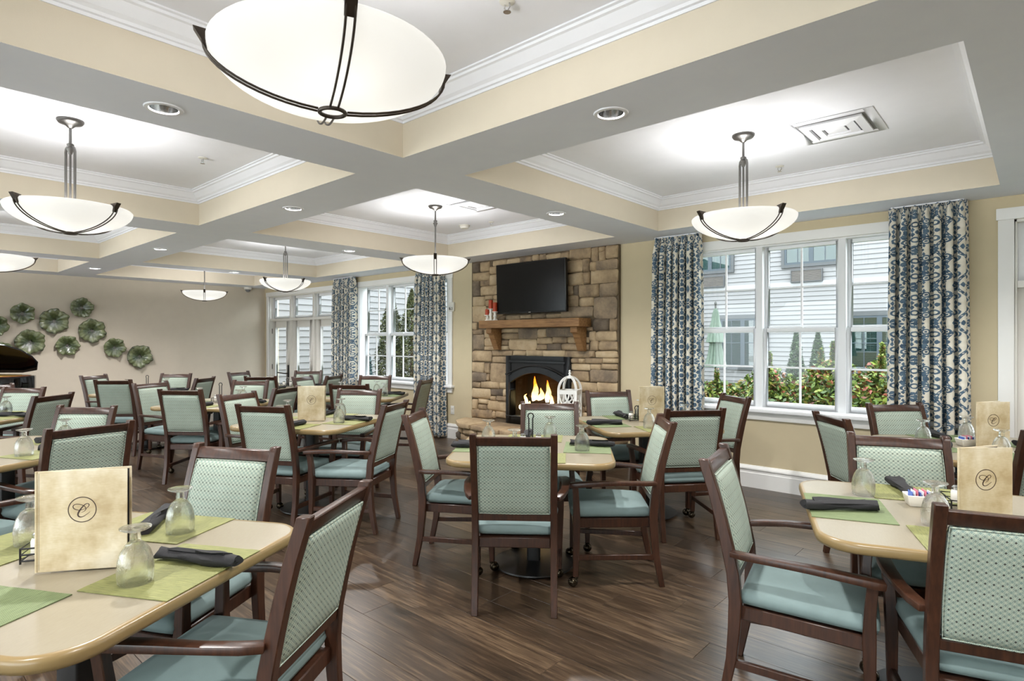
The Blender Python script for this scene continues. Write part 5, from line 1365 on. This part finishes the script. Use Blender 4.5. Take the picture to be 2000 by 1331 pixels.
def leaf_cloud(n, fn, size, seed, aspect=0.5):
    rr = random.Random(seed); mb = MB()
    for _ in range(n):
        c, nrm = fn(rr); c = Vector(c)
        a = Vector((rr.gauss(0, 1), rr.gauss(0, 1), rr.gauss(0, .6))).normalized(); b = a.cross(Vector((rr.gauss(0, 1), rr.gauss(0, 1), rr.gauss(0, 1)))).normalized()
        s = size * rr.uniform(0.6, 1.3)
        mb.add([c - a * s, c + b * s * aspect, c + a * s, c - b * s * aspect], [(0, 1, 2, 3)])
    return mb
def shrub(x, y, w_, h_, label, seed, n=2600, mat='leaf_mixed'):
    t_ = thing('garden_shrub', label, 'shrub', (x, y, -0.12), 0, 'courtyard shrubs')
    def fn(rr):
        th, f_ = rr.uniform(0, 2 * PI), rr.random() ** 0.45
        z = rr.random() ** 0.8 * h_; bulge = math.sin(min(1, 0.2 + z / h_ * 0.95) * PI) ** 0.5
        r_ = w_ * f_ * bulge * (1 + 0.25 * math.sin(3 * th + seed) )
        return (r_ * math.cos(th), r_ * math.sin(th) * 0.8, z + 0.12 * math.sin(5 * th + seed) * z / h_), None
    o = obj('foliage', leaf_cloud(int(n * 1.7), fn, 0.042, seed), mat, t_); o['kind'] = 'stuff'
    for k in range(5):
        an = k * 1.26 + seed; obj('stem', MB().tube([(0.04 * math.cos(an), 0.04 * math.sin(an), -0.02), (w_ * .35 * math.cos(an), w_ * .3 * math.sin(an), h_ * 0.6)], [0.012, 0.006], 6), 'bark', t_)
shrub(-3.65, 8.75, 0.52, 0.95, 'low shrub with red tips behind the near curtain edge', 11, 3000)
shrub(-2.75, 8.35, 0.55, 1.22, 'red tipped shrub in the middle window panes, lower left', 12, 3400)
shrub(-2.02, 8.60, 0.52, 1.36, 'tallest red tipped shrub outside the middle panes', 13, 4000)
shrub(-1.42, 8.25, 0.52, 1.20, 'red tipped shrub in the panes beside the outer curtain', 14, 3600)
shrub(-0.70, 8.45, 0.52, 1.28, 'red tipped shrub mostly behind the outer curtain', 15, 2600)
shrub(-4.75, 9.2, 0.52, 0.9, 'low shrub mostly behind the hearthside curtain', 16, 2000)
shrub(-3.25, 9.45, 0.5, 1.0, 'back row shrub seen between the near window shrubs, curtain side', 31, 2600)
shrub(-2.40, 9.50, 0.5, 1.25, 'back row shrub seen behind the middle window panes', 32, 2600)
shrub(-1.60, 9.40, 0.5, 1.35, 'back row shrub seen behind the panes by the outer curtain', 33, 2600)
def conifer(x, y, w_, h_, label, seed, n, mat, size=0.04, taper=1.6):
    t_ = thing('evergreen_tree', label, 'tree', (x, y, -0.12), 0, 'courtyard evergreens')
    def fn(rr):
        z = (1 - rr.random() ** 0.6) * h_ if False else rr.random() ** 1.35 * h_
        th = rr.uniform(0, 2 * PI); r_ = w_ * (1 - (z / h_) ** taper) * (0.35 + 0.65 * rr.random() ** 0.4) * (1 + 0.18 * math.sin(4 * th + z * 9))
        return (r_ * math.cos(th), r_ * math.sin(th), z), None
    o = obj('foliage', leaf_cloud(n, fn, size, seed, 0.3), mat, t_); o['kind'] = 'stuff'
    obj('trunk', MB().tube([(0, 0, -0.02), (0, 0, h_ * 0.9)], [0.05, 0.012], 8), 'bark', t_)
conifer(-4.32, 15.0, 0.26, 1.76, 'slim arborvitae, one of two tips behind shrubs, near side', 21, 6000, 'leaf_conifer', 0.045)
conifer(-3.86, 15.05, 0.26, 1.76, 'slim arborvitae behind shrubs, closer to the outer curtain', 22, 6000, 'leaf_conifer', 0.045)
conifer(-10.42, 7.75, 0.34, 2.55, 'tall dark evergreen filling the far window, toward the doors', 23, 9000, 'leaf_olive', 0.04, 2.8)
conifer(-9.88, 7.88, 0.34, 2.58, 'tall dark evergreen filling the far window, toward fireplace', 24, 9000, 'leaf_olive', 0.04, 2.8)
conifer(-9.30, 8.0, 0.28, 1.8, 'shorter dark evergreen behind the far window curtain', 26, 3000, 'leaf_olive')
conifer(-10.78, 7.40, 0.20, 1.35, 'small bluish spruce low in the far window', 25, 2200, 'leaf_blue')

# folded parasol
ps = thing('patio_parasol', 'folded green patio parasol beyond the near window', 'parasol', (-5.87, 14.0, -0.12))
obj('pole', MB().tube([(0, 0, 0), (0, 0, 2.36)], 0.022, 10), 'pole_dark', ps, smooth=True)
def pleated(prof, n=14, amp=0.18):
    mb = MB(); na = n * 4
    mb.rings([[(r_ * (1 + amp * math.cos(n * k * 2 * PI / na)) * math.cos(k * 2 * PI / na), r_ * (1 + amp * math.cos(n * k * 2 * PI / na)) * math.sin(k * 2 * PI / na), z) for k in range(na)] for r_, z in prof]); return mb
obj('canopy', pleated([(0.03, 2.28), (0.07, 2.15), (0.10, 1.85), (0.13, 1.6), (0.14, 1.45), (0.12, 1.42), (0.17, 1.1), (0.23, 0.86), (0.20, 0.88)]), 'green_canvas', ps, smooth=True)
obj('top_tier', pleated([(0.04, 2.24), (0.10, 1.95), (0.16, 1.66), (0.20, 1.46), (0.18, 1.48)], 14, 0.14), 'green_canvas', ps, smooth=True)
obj('finial', MB().lathe([(0.02, 2.36), (0.035, 2.40), (0.02, 2.44), (0.004, 2.46)], 10), 'pole_dark', ps, smooth=True)
obj('foot', MB().lathe([(0.24, 0.0), (0.24, 0.05), (0.06, 0.09), (0.03, 0.2)], 20), 'pole_dark', ps, smooth=True)

for o in COL.objects:
    if o.type == 'MESH' and o.parent is None and 'label' not in o: print('UNLABELLED', o.name)
